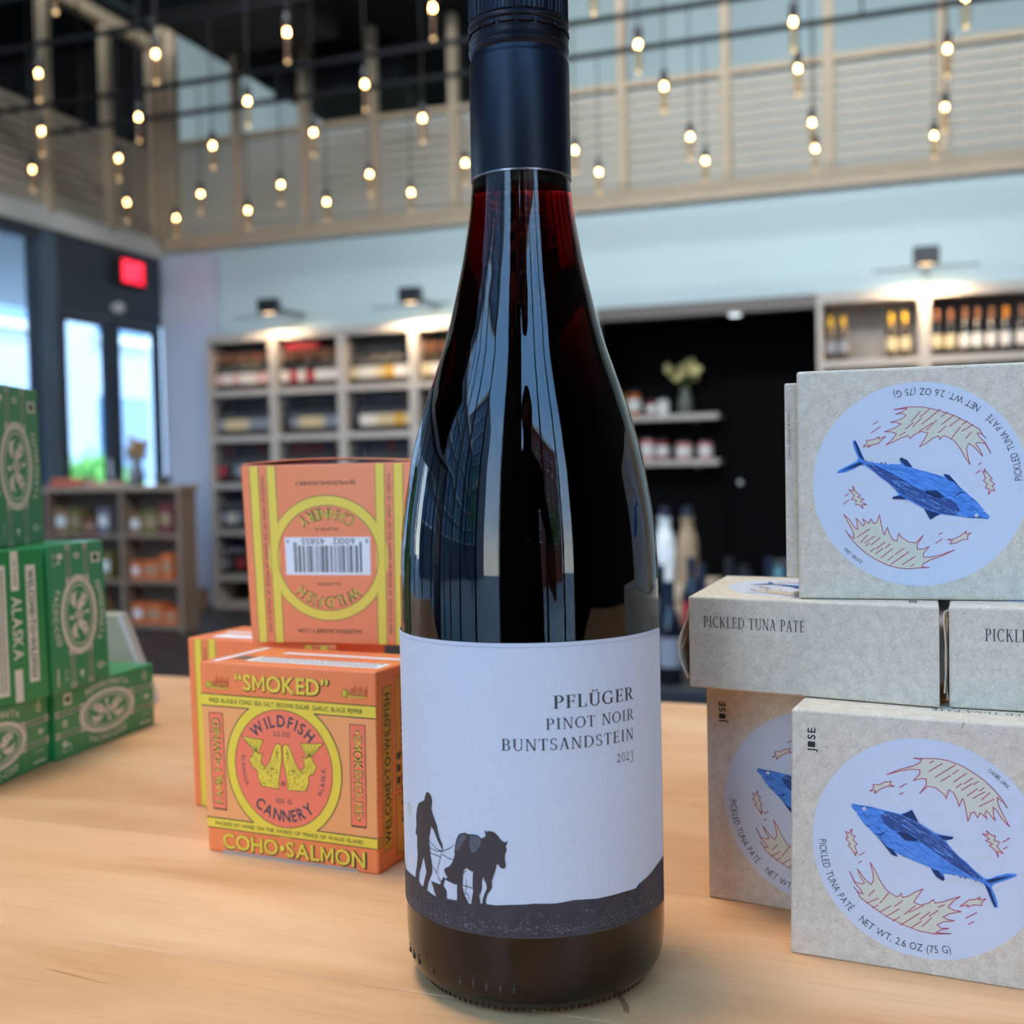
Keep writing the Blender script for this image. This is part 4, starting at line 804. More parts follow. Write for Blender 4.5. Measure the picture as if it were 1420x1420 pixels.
def xy(lst, s=1.0, cx=0.0, cy=0.0): return [(cx+p[0]*s, cy+p[1]*s) for p in lst]
def pip(p, poly):
    c = False; n = len(poly)
    for a in range(n):
        (x0, y0), (x1, y1) = poly[a], poly[a-1]
        if (y0 > p[1]) != (y1 > p[1]) and p[0] < (x1-x0)*(p[1]-y0)/(y1-y0)+x0: c = not c
    return c
def tuna_print(root, fn, cx, cy, r, rot, logo=True, W=84, Hh=79):
    """round sticker with fish, flames and round lettering; rot=True turns it upside down"""
    k = r/34.0
    T = lambda i: (i.rot180(cx, cy) if rot else i)
    D = lambda i: T(i.xf(lambda a, b: (cx+a*k, cy+b*k)))
    st = D(Ink().disc(0, 0, 34, 96)).build('round_sticker', I_STICK, fn(1), root)
    i = Ink()
    for p in FISH['fl']: i.poly(p)
    D(i).build('printed_flames', I_CREAMFL, fn(2), st)
    i = Ink()
    for p in FISH['fl']: i.line(p, 0.28, True)
    for p in FISH['dash']: i.line(p, 0.3)
    D(i).build('flame_outlines', I_RED, fn(3), st)
    i = Ink(); random.seed(3)
    for _ in range(46):
        a = random.uniform(-19, 19); b = -a*0.42 + random.uniform(-9, 9); w = random.uniform(2, 6)
        i.line([(a-w/2, b), (a+w/2, b+0.15)], 0.12)
    D(i).build('printed_haze_lines', I_CREAMFL, fn(2), st)
    D(Ink().poly(FISH['fish'][0])).build('printed_fish', I_BLUE, fn(4), st)
    D(Ink().poly(FISH['back'][0])).build('fish_back', I_NAVY, fn(5), st)
    lt, dk_ = Ink(), Ink(); random.seed(8); B = FISH['back'][0]; Fp = FISH['fish'][0]; n_ = 0
    while n_ < 130:
        x, y = random.uniform(-33, 20), random.uniform(-12, 17); L_ = random.uniform(1.2, 3.2); e = (x+L_*.86, y-L_*.5)
        if pip((x, y), Fp) and pip(e, Fp):
            (dk_ if not pip((x, y), B) and n_ % 3 == 0 else lt).line([(x, y), e], .13); n_ += 1
    D(lt).build('fish_light_strokes', ink('#7FB0EC', 'light_blue_ink'), fn(5.5), st)['kind'] = 'stuff'; D(dk_).build('fish_dark_strokes', I_NAVY, fn(5.5), st)['kind'] = 'stuff'
    i = Ink()
    for p in FISH['fins']: i.poly(p)
    # thin side line and body strokes
    f0 = FISH['back'][0]
    i.line([f0[-3], f0[-5], f0[-7], f0[-9]], 0.25)
    D(i).build('fish_fins', I_FIN, fn(6), st)
    D(Ink().poly(FISH['eye'][0])).build('fish_eye', I_WHITE, fn(6), st)
    D(Ink().poly(FISH['pupil'][0])).build('fish_pupil', I_RED, fn(7), st)
    i = Ink()
    i.arc_text('PICKLED TUNA PATÉ', 0, 0, 31.9, 203.3, 2.25, True, 0.0, sq=0.70, span=44)
    i.arc_text('NET WT. 2.6 OZ (75 G)', 0, 0, 31.9, 258, 2.25, True, 0.0, sq=0.80, span=52)
    D(i).build('round_lettering', I_GREYINK, fn(2), st)['kind'] = 'stuff'
    D(Ink().arc_text('DANIEL LIMA', 0, 0, 31.3, 48.5, 1.2, False, 0.0, sq=0.72, span=13)).build('artist_lettering', I_GREYINK, fn(2), st)
    if logo:
        i = Ink()
        # J, solid O, S, E reading upwards beside the sticker
        g = Ink(); u = 0
        g.text('J', 0, 0, 2.4, 'L', bold=0.02); g.rect(1.5, 0, 3.3, 2.4); g.text('S', 4.0, 0, 2.4, 'L', bold=0.02); g.text('E', 6.1, 0, 2.4, 'L', bold=0.02)
        g.xf(lambda a, b: (cx-33.2*k - b, cy + 27.0*k + a))
        T(g).build('printed_logo', I_DK, fn(1), root)

def tuna_box(label, bl, yaw, L, H, T, flat, sticker=None, **kw):
    root, fr, tp, rt, lf = carton('tuna_carton', label, 'carton', 'grey board tuna cartons', bl, yaw, L, H, T, M_KRAFT, **kw)
    return root, fr, tp, rt, lf

def flap(root, x, y0, y1, z0, z1, bulge, th=0.0005, side=-1, m=None, name='tuck_flap'):
    k = MB(); n = 8
    for i in range(n+1):
        t = i/n; z = z0+(z1-z0)*t; b = x + side*bulge*math.sin(PI*min(1, t*1.15))*(1)
        k.v += [(b, y0, z), (b, y1, z), (b+side*th, y0, z), (b+side*th, y1, z)]
    for i in range(n):
        a = 4*i
        k.f += [(a, a+1, a+5, a+4), (a+2, a+6, a+7, a+3), (a, a+4, a+6, a+2), (a+1, a+3, a+7, a+5)]
    k.f += [(0, 2, 3, 1), (4*n, 4*n+1, 4*n+3, 4*n+2)]
    return k.build(name, m or M_KRAFT, root, smooth=False)

# R1: front right lower
root, fr, tp, rt, lf = tuna_box('front lower tuna carton, standing upright, its blue fish pointing up to the left', (-0.0351, 0.3691, TT), -6.7, .084, .0792, .0305, False, dl=.0012, dr=0.0)
tuna_print(root, fr, 40.9, 39.0, 34.0, False)
i = Ink().text('PICKLED TUNA PATÉ', 60, 12, 3.2, 'C', ser=True, gap=0.09, width=37); i.rot180(60, 14)
i.build('printed_title', I_GREYINK, tp(1), root)
# R2: behind it, left
root, fr, tp, rt, lf = tuna_box('shaded upright tuna carton behind the front one, half its sticker hidden', (-0.0678, 0.4096, TT), -9.1, .082, .0792, .029, False)
tuna_print(root, fr, 40.4, 37.8, 34.0, False)
# M1, M2: lying on top
root, fr, tp, rt, lf = tuna_box('flat-lying tuna carton of the middle level, full title visible, flap bulging at left', (-0.0716, 0.3973, TT+.0795), -12.1, .0844, .0322, .080, True, skew=-.0156)
tuna_print(root, tp, 42, 41, 34.0, True)
Ink().text('PICKLED TUNA PATÉ', 5.6, 21.6, 3.9, 'L', ser=True, gap=0.10, width=36).build('printed_title', I_GREYINK, fr(1), root)
flap(root, -.0006, .001, .074, .003, .027, .0038)
flap(root, -.0022, .004, .07, .002, .020, .0022)
flap(root, .0848, .004, .06, .004, .030, .0006, side=1)
root, fr, tp, rt, lf = tuna_box('flat-lying tuna carton at the right of the middle level, cut off by the frame', (0.0138, 0.3810, TT+.0795), -3.6, .0844, .0322, .080, True)
tuna_print(root, tp, 42, 41, 34.0, True)
Ink().text('PICKLED TUNA PATÉ', 10.5, 21.6, 3.9, 'L', ser=True, gap=0.10, width=36).build('printed_title', I_GREYINK, fr(1), root)
flap(root, -.0004, .004, .07, .002, .028, .0006)
# T: on top
root, fr, tp, rt, lf = tuna_box('topmost tuna carton, upright with its fish sticker upside down, side flap showing at left', (-0.0332, 0.3942, TT+.1119), 2.8, .078, .0768, .0305, False, bev=.0009)
tuna_print(root, fr, 38.5, 38.2, 33.6, True)
MB().box(-.0042, .0002, .0035, .027, .0068, .0733).build('side_flap', M_KRAFT, root, bevel=.0006)
Ink().text('TUNA IN PICKLED SAUCE', 0, 0, 0.9, 'L', gap=0.2).xf(lambda a, b: (-3.2+b, 64-a)).build('side_lettering', I_GREYINK, lambda x, z: (x*.001, .00344, z*.001), root)

# ---------------- orange cartons
M_OR = mat('orange_board', '#FF8648', rough=0.38, spec=0.5, coat=0.15, noise=0.04, nscale=60)
O_YEL = mat('yellow_print', '#F4D040', rough=0.4, spec=0.5); O_DK = ink('#3F4433', 'olive_black_ink'); O_PEACH = ink('#FFA766', 'peach_print')
O_DOT = ink('#F0B04E', 'ochre_dots'); O_BLUEK = ink('#2E4550', 'slate_ink'); O_PINK = ink('#FF7F5A', 'coral_print'); O_WHITE = ink('#F2EDE6', 'off_white_print')
def fish_pair(i_y, i_d, cx, cy, s=1.0):
    for m in (-1, 1):
        P = lambda pts: [(cx+m*x*s, cy+y*s) for x, y in pts]
        body = [(0.3, 7.2), (1.2, 8.6), (2.4, 8.6), (3.6, 7.4), (4.6, 5.0), (6.0, 1.4), (7.4, -0.8), (8.6, -1.6), (10.0, -0.6), (10.6, 0.8), (9.6, 4.2), (11.4, 3.4), (12.8, 5.2), (14.0, 4.6), (14.2, 3.2), (16.2, 0.8), (14.6, -2.2), (12.2, -3.4), (12.2, -6.2), (10.6, -9.6), (2.0, -10.0), (2.2, -7.6), (1.4, -3.0), (0.7, 0.0), (0.3, 3.0)]
        tail = [(11.6, 4.4), (8.9, 9.6), (14.0, 9.8), (19.6, 10.4), (15.6, 6.4), (13.4, 4.2)]
        i_y.poly(P(body)); i_y.poly(P(tail))
        i_d.line(P(body), 0.2*s, True); i_d.line(P(tail), 0.2*s, True)
        for q in range(5): i_d.line(P([(12.6, 4.6), (10.2+q*1.9, 9.2)]), 0.2*s)
        random.seed(5)
        for q in range(46):
            x = random.uniform(2.8, 11.2); y = random.uniform(-9.2, -1.6)
            
            i_d.disc(cx+m*x*s, cy+y*s, 0.26*s, 5)
        for q in range(6): i_d.line(P([(3.2+q*.7, 4.6-q*1.1), (1.8+q*.9, 1.0-q*1.1)]), 0.14*s)
        i_d.line(P([(2.0, 6.8), (3.2, 4.6), (2.2, 3.4), (3.0, 2.8)]), 0.2*s); i_d.disc(cx+m*2.2*s, cy+4.9*s, 0.42*s, 8)
        for q in range(5): i_d.line(P([(12.6, 3-q*1.2), (14.6, 2-q*1.2)]), 0.14*s)
        for q in range(4): i_d.line(P([(9.6+q*.9, -0.4+q*.9), (11.8+q*.4, -1.8+q*.8)]), 0.14*s)
def campfire(iy, idk, ir, x, y, m=1):
    iy.ring(x, y, 0, 1.6, 20); iy.rect(x, y-1.6, x+m*9.5, y+0.9) if m > 0 else iy.rect(x-9.5, y-1.6, x, y+0.9)
    for q in range(4): idk.line([(x+m*1.8, y-1.3+q*.65), (x+m*9.3, y-1.5+q*.65)], 0.14)
    idk.ring(x, y, 1.45, 1.65, 20); idk.ring(x, y, .7, .85, 14)
    for q in range(6):
        a = x+m*(1.8+q*1.3); ir.poly([(a, y-.6), (a+.5, y+.6), (a+1.5, y+3.0+(q % 2)*1.2), (a+1.2, y+.4), (a+1.0, y-.8)])
def salmon_front(root, fn):
    k = 83.2/83
    yel, dk, pc, dot, sl, wh, cor = Ink(), Ink(), Ink(), Ink(), Ink(), Ink(), Ink()
    # field between the bands
    pc.rect(0.4, 13.8, 82.8, 62.6)
    for r in range(33):
        for c in range(56):
            x = 1.3+c*1.48+(r % 2)*.74; y = 14.6+r*1.47
            if abs((x-39.5)**2+(y-38)**2) > 27.8**2 and not (3.6 < x < 10.6 or 71 < x < 79): dot.rect(x-.3, y-.22, x+.3, y+.22)
    cx, cy = 39.6, 38.2
    Ink().rect(0.3, 61.9, 83.0, 66.6).build('yellow_band', O_YEL, fn(3), root); Ink().rect(0.3, 10.4, 83.0, 14.4).build('yellow_band', O_YEL, fn(3), root)
    Ink().ring(cx, cy, 23.4, 27.6, 72, sy=1.03).build('yellow_ring', O_YEL, fn(3.5), root)
    for y in (66.7, 61.8, 14.5, 10.3):
        if y in (66.7, 10.3): dk.rect(0.3, y-.14, 83, y+.14)
        else:
            dk.rect(0.3, y-.18, cx-15.5, y+.18); dk.rect(cx+15.5, y-.18, 83, y+.18)
    dk.ring(cx, cy, 27.5, 27.85, 60, sy=1.03, a0=-56, a1=56); dk.ring(cx, cy, 27.5, 27.85, 60, sy=1.03, a0=124, a1=236)
    dk.ring(cx, cy, 23.3, 23.55, 72, sy=1.03)
    cor.disc(cx, cy, 23.3, 72, sy=1.03)
    # ring lettering
    sl.arc_text('WILDFISH', cx, cy, 17.2, 90, 4.6, False, 0.016, span=96, sq=.85)
    sl.arc_text('CANNERY', cx, cy, 21.6, 270, 4.6, True, 0.016, span=84, sq=.85)
    sl.text('3.5 OZ', cx, cy+13.2, 1.9, bold=0.0, width=8); sl.text('100 G', cx, cy-14.2, 1.9, width=7.5)
    sl.arc_text('KLAWOCK', cx, cy, 20.2, 187, 1.7, True, 0.0, span=38); sl.arc_text('ALASKA', cx, cy, 20.2, -12, 1.9, True, 0.0, span=34)
    fy, fd = Ink(), Ink(); fish_pair(fy, fd, cx, cy+1.6, 1.0); fd.ring(cx, cy-6, .5, .9, 8)
    # side panels
    for x0, txt, rot in ((3.8, 'FAMILY•OWNED', 90), (71.2, '•SMOKEHOUSE•', -90)):
        y0, y1 = (18.5, 59.0); x1 = x0+7.0
        cor.rect(x0, y0, x1, y1); dk.frame(x0, y0, x1, y1, .22)
        dk.rect(x0, y0-.4, x1, y0); 
        t = Ink().text(txt, 0, 0, 3.8, 'C', bold=0.02, width=36); t.xf(lambda a, b: ((x0+5.4-b, (y0+y1)/2+a) if rot == 90 else (x0+1.7+b, (y0+y1)/2-a))); 
        dk.v_shift = None
        k0 = len(dk.v); dk.v += t.v; dk.f += [tuple(k0+i for i in f) for f in t.f]
        t = Ink().text(txt, 0, 0, 3.4, 'C', bold=-0.012, width=35.2); t.xf(lambda a, b: ((x0+5.2-b, (y0+y1)/2+a) if rot == 90 else (x0+1.9+b, (y0+y1)/2-a)))
        k0 = len(fy.v); fy.v += t.v; fy.f += [tuple(k0+i for i in f) for f in t.f]
    dk.text('WILD ALASKA COHO. SEA SALT. BROWN SUGAR. GARLIC. BLACK PEPPER', cx+1, 63.3, 1.8, width=73)
    dk.text('PACKED BY HAND ON THE SHORES OF PRINCE OF WALES ISLAND', cx+1, 11.6, 1.5, width=72)
    dk.text('“SMOKED”', 40.1, 69.0, 6.6, bold=0.02, width=45, gap=.1); fy.text('“SMOKED”', 39.8, 69.4, 6.3, bold=0.02, width=44.4, gap=.12)
    dk.text('COHO•SALMON', 43, 1.9, 6.4, bold=0.02, width=70, gap=.1); fy.text('COHO•SALMON', 42.7, 2.3, 6.0, bold=0.015, width=69.2, gap=.12)
    fr_ = Ink()
    campfire(fy, fd, fr_, 4.6, 70.6, 1); campfire(fy, fd, fr_, 69.6, 71.0, 1)
    pc.build('pattern_field', O_PEACH, fn(1), root); dot.build('dot_pattern', O_DOT, fn(2), root)['kind'] = 'stuff'
    cor.build('coral_panels', O_PINK, fn(4), root)
    dk.build('printed_outlines', O_DK, fn(5), root); sl.build('ring_lettering', O_BLUEK, fn(5), root)
    fy.build('yellow_lettering', O_YEL, fn(6), root); fd.build('fish_line_art', O_DK, fn(7), root)['kind'] = 'stuff'; fr_.build('flame_icons', mat('rust_ink', '#C8502F', rough=.5), fn(8), root)['kind'] = 'stuff'
def salmon_back(root, fn, W=78.5, H=81):
    yel, dk, wh, sl = Ink(), Ink(), Ink(), Ink(); yl2 = Ink()
    cx, cy = W/2, H-38.9
    for x0, x1 in ((4.0, 8.2), (12.2, 16.4), (W-16.4, W-12.2), (W-8.2, W-4.0)):
        Ink().rect(x0, 0.4, x1, H-.4).rot180(W/2, H/2).build('yellow_band', O_YEL, fn(1), root)
        for x in (x0, x1):
            if 11 < x < 17 or W-17 < x < W-11:
                dk.rect(x-.1, .4, x+.1, cy-15 if x > 12.4 and x < W-12.4 else H-.4)
                if x > 12.4 and x < W-12.4: dk.rect(x-.1, cy+15, x+.1, H-.4)
            else: dk.rect(x-.1, .4, x+.1, H-.4)
    Ink().ring(cx, cy, 23.6, 28.2, 72).rot180(W/2, H/2).build('yellow_ring', O_YEL, fn(1.5), root)
    dk.ring(cx, cy, 23.5, 23.75, 72); dk.ring(cx, cy, 28.0, 28.25, 40, a0=36, a1=144); dk.ring(cx, cy, 28.0, 28.25, 40, a0=216, a1=324)
    for x, s in ((9.6, 1), (W-10.8, 1)):
        t = Ink().text('PACKED BY HAND ON THE SHORES OF PRINCE OF WALES ISLAND', 0, 0, 1.35, 'C', width=71); t.xf(lambda a, b: (x+1.35-b, H/2+a)); k0 = len(dk.v); dk.v += t.v; dk.f += [tuple(k0+i for i in f) for f in t.f]
    dk.text('WILDFISHCANNERY.COM', cx, H-7.0, 1.9, width=31); dk.text('@WILDFISHCANNERY', cx, 7.6, 1.7, width=28)
    dk.arc_text('WILDFISH', cx, cy, 17.6, 90, 4.6, False, 0.035, span=92, sq=.85, gap=.1); yl2.arc_text('WILDFISH', cx, cy, 17.8, 90, 4.2, False, 0.0, span=91, sq=.85)
    dk.arc_text('CANNERY', cx, cy, 22.2, 270, 4.6, True, 0.035, span=76, sq=.85, gap=.1); yl2.arc_text('CANNERY', cx, cy, 22.0, 270, 4.2, True, 0.0, span=75, sq=.85)
    dk.text('KLAWOCK', cx, cy+11.0, 1.4, width=11); dk.text('ALASKA', cx, cy-13.6, 1.4, width=11)
    wh.rect(cx-20, cy-9.4, cx+20, cy+7.6)
    random.seed(11); x = cx-16; dgt = Ink()
    while x < cx+15.6:
        w = random.choice((.3, .3, .5, .8)); dgt.rect(x, cy-5.6 if cx-15 < x < cx+14 else cy-7.2, x+w, cy+6.4); x += w + random.choice((.3, .35, .6, .9))
    dgt.text('8', cx-18.6, cy-8.6, 1.9); dgt.text('60012  45855', cx-.4, cy-8.9, 2.7, width=25); dgt.text('4', cx+18.4, cy-8.6, 1.9)
    for i_, m, l, nm in ((dk, O_DK, 2, 'printed_lettering'), (wh, O_WHITE, 2, 'barcode_field'), (yl2, O_YEL, 3, 'yellow_lettering'), (dgt, I_DK, 3, 'barcode')):
        i_.rot180(W/2, H/2); i_.build(nm, m, fn(l), root)
def small_copy(ink_, x0, y0, x1, y1, step, h, seed=1):
    random.seed(seed); y = y1
    while y > y0+h:
        x = x0+random.uniform(0, 1)
        while x < x1-1:
            w = random.uniform(.6, 3.0); w = min(w, x1-x); ink_.rect(x, y-h, x+w, y-h*.35); x += w + .45
        y -= step

# OL front lower
SG = 'orange smoked salmon cartons'
root, fr, tp, rt, lf = carton('salmon_carton', 'front orange salmon carton showing two yellow fish in a ring', 'carton', SG, (-0.2778, 0.4048, TT), -5.4, .0832, .0802, .042, M_OR, dl=-.0022, dr=.0010, bev=.0008)
salmon_front(root, fr)
MB().box(.008, .074, -.0004, .0012, -.0, .0012).build('bottom_slot', mat('inside_board', '#B9A08C', rough=.8), root)
wh, tx = Ink(), Ink()
wh.rect(18, 6.5, 80, 17.5); wh.rect(4.5, 2, 7.5, 40); wh.rect(22, 27, 82, 31)
for q in range(5): small_copy(tx, 20, 7+q*2, 78, 9.2+q*2, 2.0, 1.1, q)
tx.rect(9.5, 9, 16.5, 17)
wh.build('ingredients_panel', O_WHITE, tp(1), root); tx.build('ingredients_lettering', mat('brown_ink', '#7C6652', rough=.6), tp(2), root)
pn, dk, yl = Ink(), Ink(), Ink()
pn.rect(4.2, 8, 11.4, 73); dk.frame(4.0, 7.8, 11.6, 73.2, .2)
t = Ink().text('WELCOME•TO•WILDFISH', 0, 0, 4.2, 'C', bold=0.02, width=60, gap=.2); t.xf(lambda a, b: (9.9-b, 40.5+a)); k0 = len(dk.v); dk.v += t.v; dk.f += [tuple(k0+i for i in f) for f in t.f]
pn.rect(0.2, 10.4, 3.2, 14.4); dk.frame(-.0, 10.3, 3.3, 14.5, .15)
yl.rect(14, 30, 24, 76); yl.rect(14, 4, 24, 28); dk.frame(13.8, 3.8, 24.2, 28.2, .2); dk.frame(13.8, 29.8, 24.2, 76.2, .2)
t = Ink().text('ALASKA   SALMON', 0, 0, 2.8, 'C', width=50); t.xf(lambda a, b: (21-b, 40+a)); k0 = len(dk.v); dk.v += t.v; dk.f += [tuple(k0+i for i in f) for f in t.f]
for z in (32, 37, 42): dk.rect(15, z, 18, z+3)
pn.build('side_panel_print', mat('ochre_print', '#D9A22E', rough=.5), rt(1), root); yl.build('side_band_print', mat('ochre_band', '#E39A36', rough=.5), rt(1), root); dk.build('side_lettering', O_DK, rt(2), root)
# OR rear left
root, fr, tp, rt, lf = carton('salmon_carton', 'rear orange salmon carton, mostly hidden, only its left edge and yellow stripe showing', 'carton', SG, (-0.3228, 0.4602, TT), -6.0, .083, .0810, .042, M_OR, dl=-.0017, bev=.0008)
salmon_back(root, fr, 83, 81)
wh = Ink(); wh.rect(10, 5, 60, 15); wh.rect(6, 20, 60, 24); wh.build('ingredients_panel', O_WHITE, tp(1), root)
# U on top
root, fr, tp, rt, lf = carton('salmon_carton', 'topmost orange salmon carton, upside down with the barcode facing out', 'carton', SG, (-0.2822, 0.4494, TT+.0813), 4.1, .0785, .0812, .042, M_OR, dl=-.0032, dr=.0012, bev=.0008)
salmon_back(root, fr, 78.5, 81)
k = MB(); n = 10
for q in range(n+1):
    t = q/n; x = -.0025+.081*t; z = .0816+.0018*math.sin(PI*t)
    k.v += [(x, .0005, z), (x, .041, z), (x, .0005, z+.0005), (x, .041, z+.0005)]
for q in range(n):
    a = 4*q; k.f += [(a, a+4, a+5, a+1), (a+2, a+3, a+7, a+6), (a, a+2, a+6, a+4), (a+1, a+5, a+7, a+3)]
k.f += [(0, 1, 3, 2), (4*n, 4*n+2, 4*n+3, 4*n+1)]
k.build('lid_flap', M_OR, root)

# ---------------- green cartons
M_GR = mat('green_board', '#2F8F4C', rough=0.35, spec=0.5, coat=0.2, noise=0.05, nscale=50)
G_CR = ink('#E2DDC4', 'cream_print'); G_DK = ink('#1E5A3A', 'dark_green_print')
def cod_face(root, fn, W, H, upright):
    """98 x 39 design stretched over W x H mm; upright: turned a quarter clockwise"""
    cr, dg = Ink(), Ink()
    cx, cy = 49, 19.5
    for s in (-1, 1):
        for yo in (-6, 6):
            a, b = (cx+s*24, cx+s*49); x0, x1 = min(a, b), max(a, b); yb = cy+yo
            cr.rect(x0, yb+.75, x1, yb+1.15); cr.rect(x0, yb-1.15, x1, yb-.75); dg.rect(x0, yb-.45, x1, yb+.45)
            e = cx+s*26.5; cr.rect(min(e, e-s*5), yb-1.9, max(e, e-s*5), yb+1.9)
            e = cx+s*46; cr.rect(min(e, e+s*5*.58), yb-1.6, max(e, e+s*5*.58), yb+1.6); cr.disc(e, yb, 1.6, 10)
    cr.ring(cx, cy, 10.3, 12.4, 56, sx=2.2); cr.ring(cx, cy, 9.0, 9.5, 56, sx=2.2)
    for q in range(44):
        a = 2*PI*q/44
        if abs(math.cos(a)) < .86: cr.line([(cx+8.9*2.2*math.cos(a), cy+8.9*math.sin(a)), (cx+7.4*2.2*math.cos(a), cy+7.4*math.sin(a))], .5)
    # pepper and fish figures inside
    for s in (-1, 1):
        cr.poly([(cx+s*3, cy), (cx+s*6, cy+4.6), (cx+s*12, cy+5.4), (cx+s*15, cy+2.4), (cx+s*11, cy+1.4), (cx+s*9, cy-.6), (cx+s*5, cy-1.6)])
        cr.poly([(cx+s*4, cy-2.6), (cx+s*9, cy-5.6), (cx+s*14, cy-4.6), (cx+s*17, cy-.6), (cx+s*13, cy-2), (cx+s*8, cy-2)])
        dg.disc(cx+s*9, cy+3.2, .7, 8); dg.disc(cx+s*12.5, cy+3.4, .5, 8)
    cr.disc(cx, cy, 3.2, 14); dg.ring(cx, cy, 1.3, 2, 14); cr.disc(cx-1, cy+5.4, 1.5, 10); cr.disc(cx+1.4, cy-5.2, 1.6, 10)
    # icons at the corners
    cr.rect(8, 29.5, 15, 36); dg.rect(9.4, 31, 13.6, 34.4); cr.disc(8.5, 19.5, 2.0, 12); dg.disc(8.5, 19.5, .9, 8); cr.disc(8, 8, 2.1, 12); cr.disc(12, 7, 1.2, 8)
    cr.ring(88, 32.5, 1.3, 2.2, 14); cr.line([(88, 34), (88.6, 37)], .7); cr.disc(89, 19.3, 1.6, 10); cr.disc(91.5, 19.5, .9, 8)
    cr.text('3.0 OZ', 88, 8.2, 1.7, width=8); cr.text('85 G', 10, 3.2, 1.6, width=9); cr.rect(82, 3.0, 94, 4.0)
    cr.arc_text('PEPPERONATA', cx, cy-62, 76.4, 90, 3.4, False, .02, span=31); cr.arc_text('PACIFIC•COD', cx, cy+62, 79.6, 270, 3.4, True, .02, span=27)
    for i_ in (cr, dg):
        if upright: i_.xf(lambda x, y: (y/39*W, (98-x)/98*H))
        else: i_.xf(lambda x, y: (x/98*W, y/39*H))
    cr.build('cream_print', G_CR, fn(1), root); dg.build('dark_green_print', G_DK, fn(2), root)
CG = 'green pacific cod cartons'
Z2 = TT+.0397; Z3 = TT+.0397+.0822
root, fr, tp, rt, lf = carton('cod_carton', 'green cod carton lying at the right end of the bottom row, whole oval showing', 'carton', CG, (-0.4492, 0.5115, TT), 94.1, .0982, .0395, .075, M_GR)
cod_face(root, fr, 98.2, 39.5, False)
flap(root, .0984, .004, .07, .006, .036, .0012, side=1, m=M_GR)
root, fr, tp, rt, lf = carton('cod_carton', 'green cod carton lying at the left of the bottom row, cut off by the frame', 'carton', CG, (-0.4358, 0.4150, TT), 99.6, .0960, .0395, .075, M_GR)
cod_face(root, fr, 96, 39.5, False)
root, fr, tp, rt, lf = carton('cod_carton', 'green cod carton standing upright, right of the one with the text panel', 'carton', CG, (-0.4427, 0.5038, Z2), 99.3, .0600, .0822, .040, M_GR, dl=-.0022, dr=-.0038)
cod_face(root, fr, 60, 82.2, True)
root, fr, tp, rt, lf = carton('cod_carton', 'green cod carton in the middle level showing its cream text panel', 'carton', CG, (-0.4496, 0.4372, Z2), 82.1, .0620, .0818, .036, M_GR, dr=-.0016, skew=-.010)
cr, dg = Ink(), Ink()
cr.rect(14, 5, 37, 74); small_copy(dg, 0, 0, 0, 0, 1, 1)
t = Ink()
for q in range(9): small_copy(t, 7, 15+q*2.3, 72, 17.1+q*2.3, 2.3, 1.2, q+40)
t.xf(lambda a, b: (b, a)); k0 = len(dg.v); dg.v += t.v; dg.f += [tuple(k0+i for i in f) for f in t.f]
cr.rect(50, 10, 56.5, 73)
t = Ink().text('WELCOME•TO•WILDFISH', 0, 0, 3.6, 'C', bold=0.02, width=58); t.xf(lambda a, b: (51.5+b, 41.5-a)); k0 = len(dg.v); dg.v += t.v; dg.f += [tuple(k0+i for i in f) for f in t.f]
cr.rect(40.5, 0.5, 45.5, 18); cr.rect(40.5, 60, 45.5, 81)
t = Ink().text('TO SHARE', 0, 0, 2.2, 'C', width=15); t.xf(lambda a, b: (42+b, 70-a)); k0 = len(dg.v); dg.v += t.v; dg.f += [tuple(k0+i for i in f) for f in t.f]
t = Ink().text('ALASKA', 0, 0, 6, 'C', bold=0.02, width=34); t.xf(lambda a, b: (40.5+b, 40-a)); k0 = len(cr.v); cr.v += t.v; cr.f += [tuple(k0+i for i in f) for f in t.f]
cr.rect(24, 1, 28, 4); cr.rect(24, 76, 28, 80.5)
cr.build('text_panels', G_CR, fr(1), root); dg.build('panel_lettering', G_DK, fr(2), root)
root, fr, tp, rt, lf = carton('cod_carton', 'topmost green cod carton at the left edge of the frame, upright with a printed oval', 'carton', CG, (-0.4550, 0.4752, Z3), 109.0, .0680, .0885, .036, M_GR, dl=.0030, dr=-.0032)
cod_face(root, fr, 68, 88.5, True)
# pale carton behind
root = empty('display_box', (-0.5300, 0.6420, TT), 0.0, 'pale cream box with a slanting side standing behind the bottom green carton', 'box')
root.rotation_euler = (0, 0, math.radians(28))
k = MB(); P = [(-.03, 0), (.0400, 0), (.0190, .0640), (-.03, .0660)]
k.v = [(x, 0, z) for x, z in P]+[(x, .02, z) for x, z in P]; k.f = [(0, 1, 2, 3), (7, 6, 5, 4), (0, 4, 5, 1), (1, 5, 6, 2), (2, 6, 7, 3), (3, 7, 4, 0)]
k.build('box_body', mat('olive_cream_board', '#A79F7E', rough=.6, noise=.12, nscale=30), root, bevel=.0006)
k = MB(); k.box(-.0012, .0012, -.0008, .0208, 0, .067).build('pale_rim', mat('pale_rim', '#C9C0B4', rough=.5), root)
rim = root.children[-1]; rim.location = (.0398, 0, 0); rim.rotation_euler = (0, -math.atan2(.021, .064), 0)

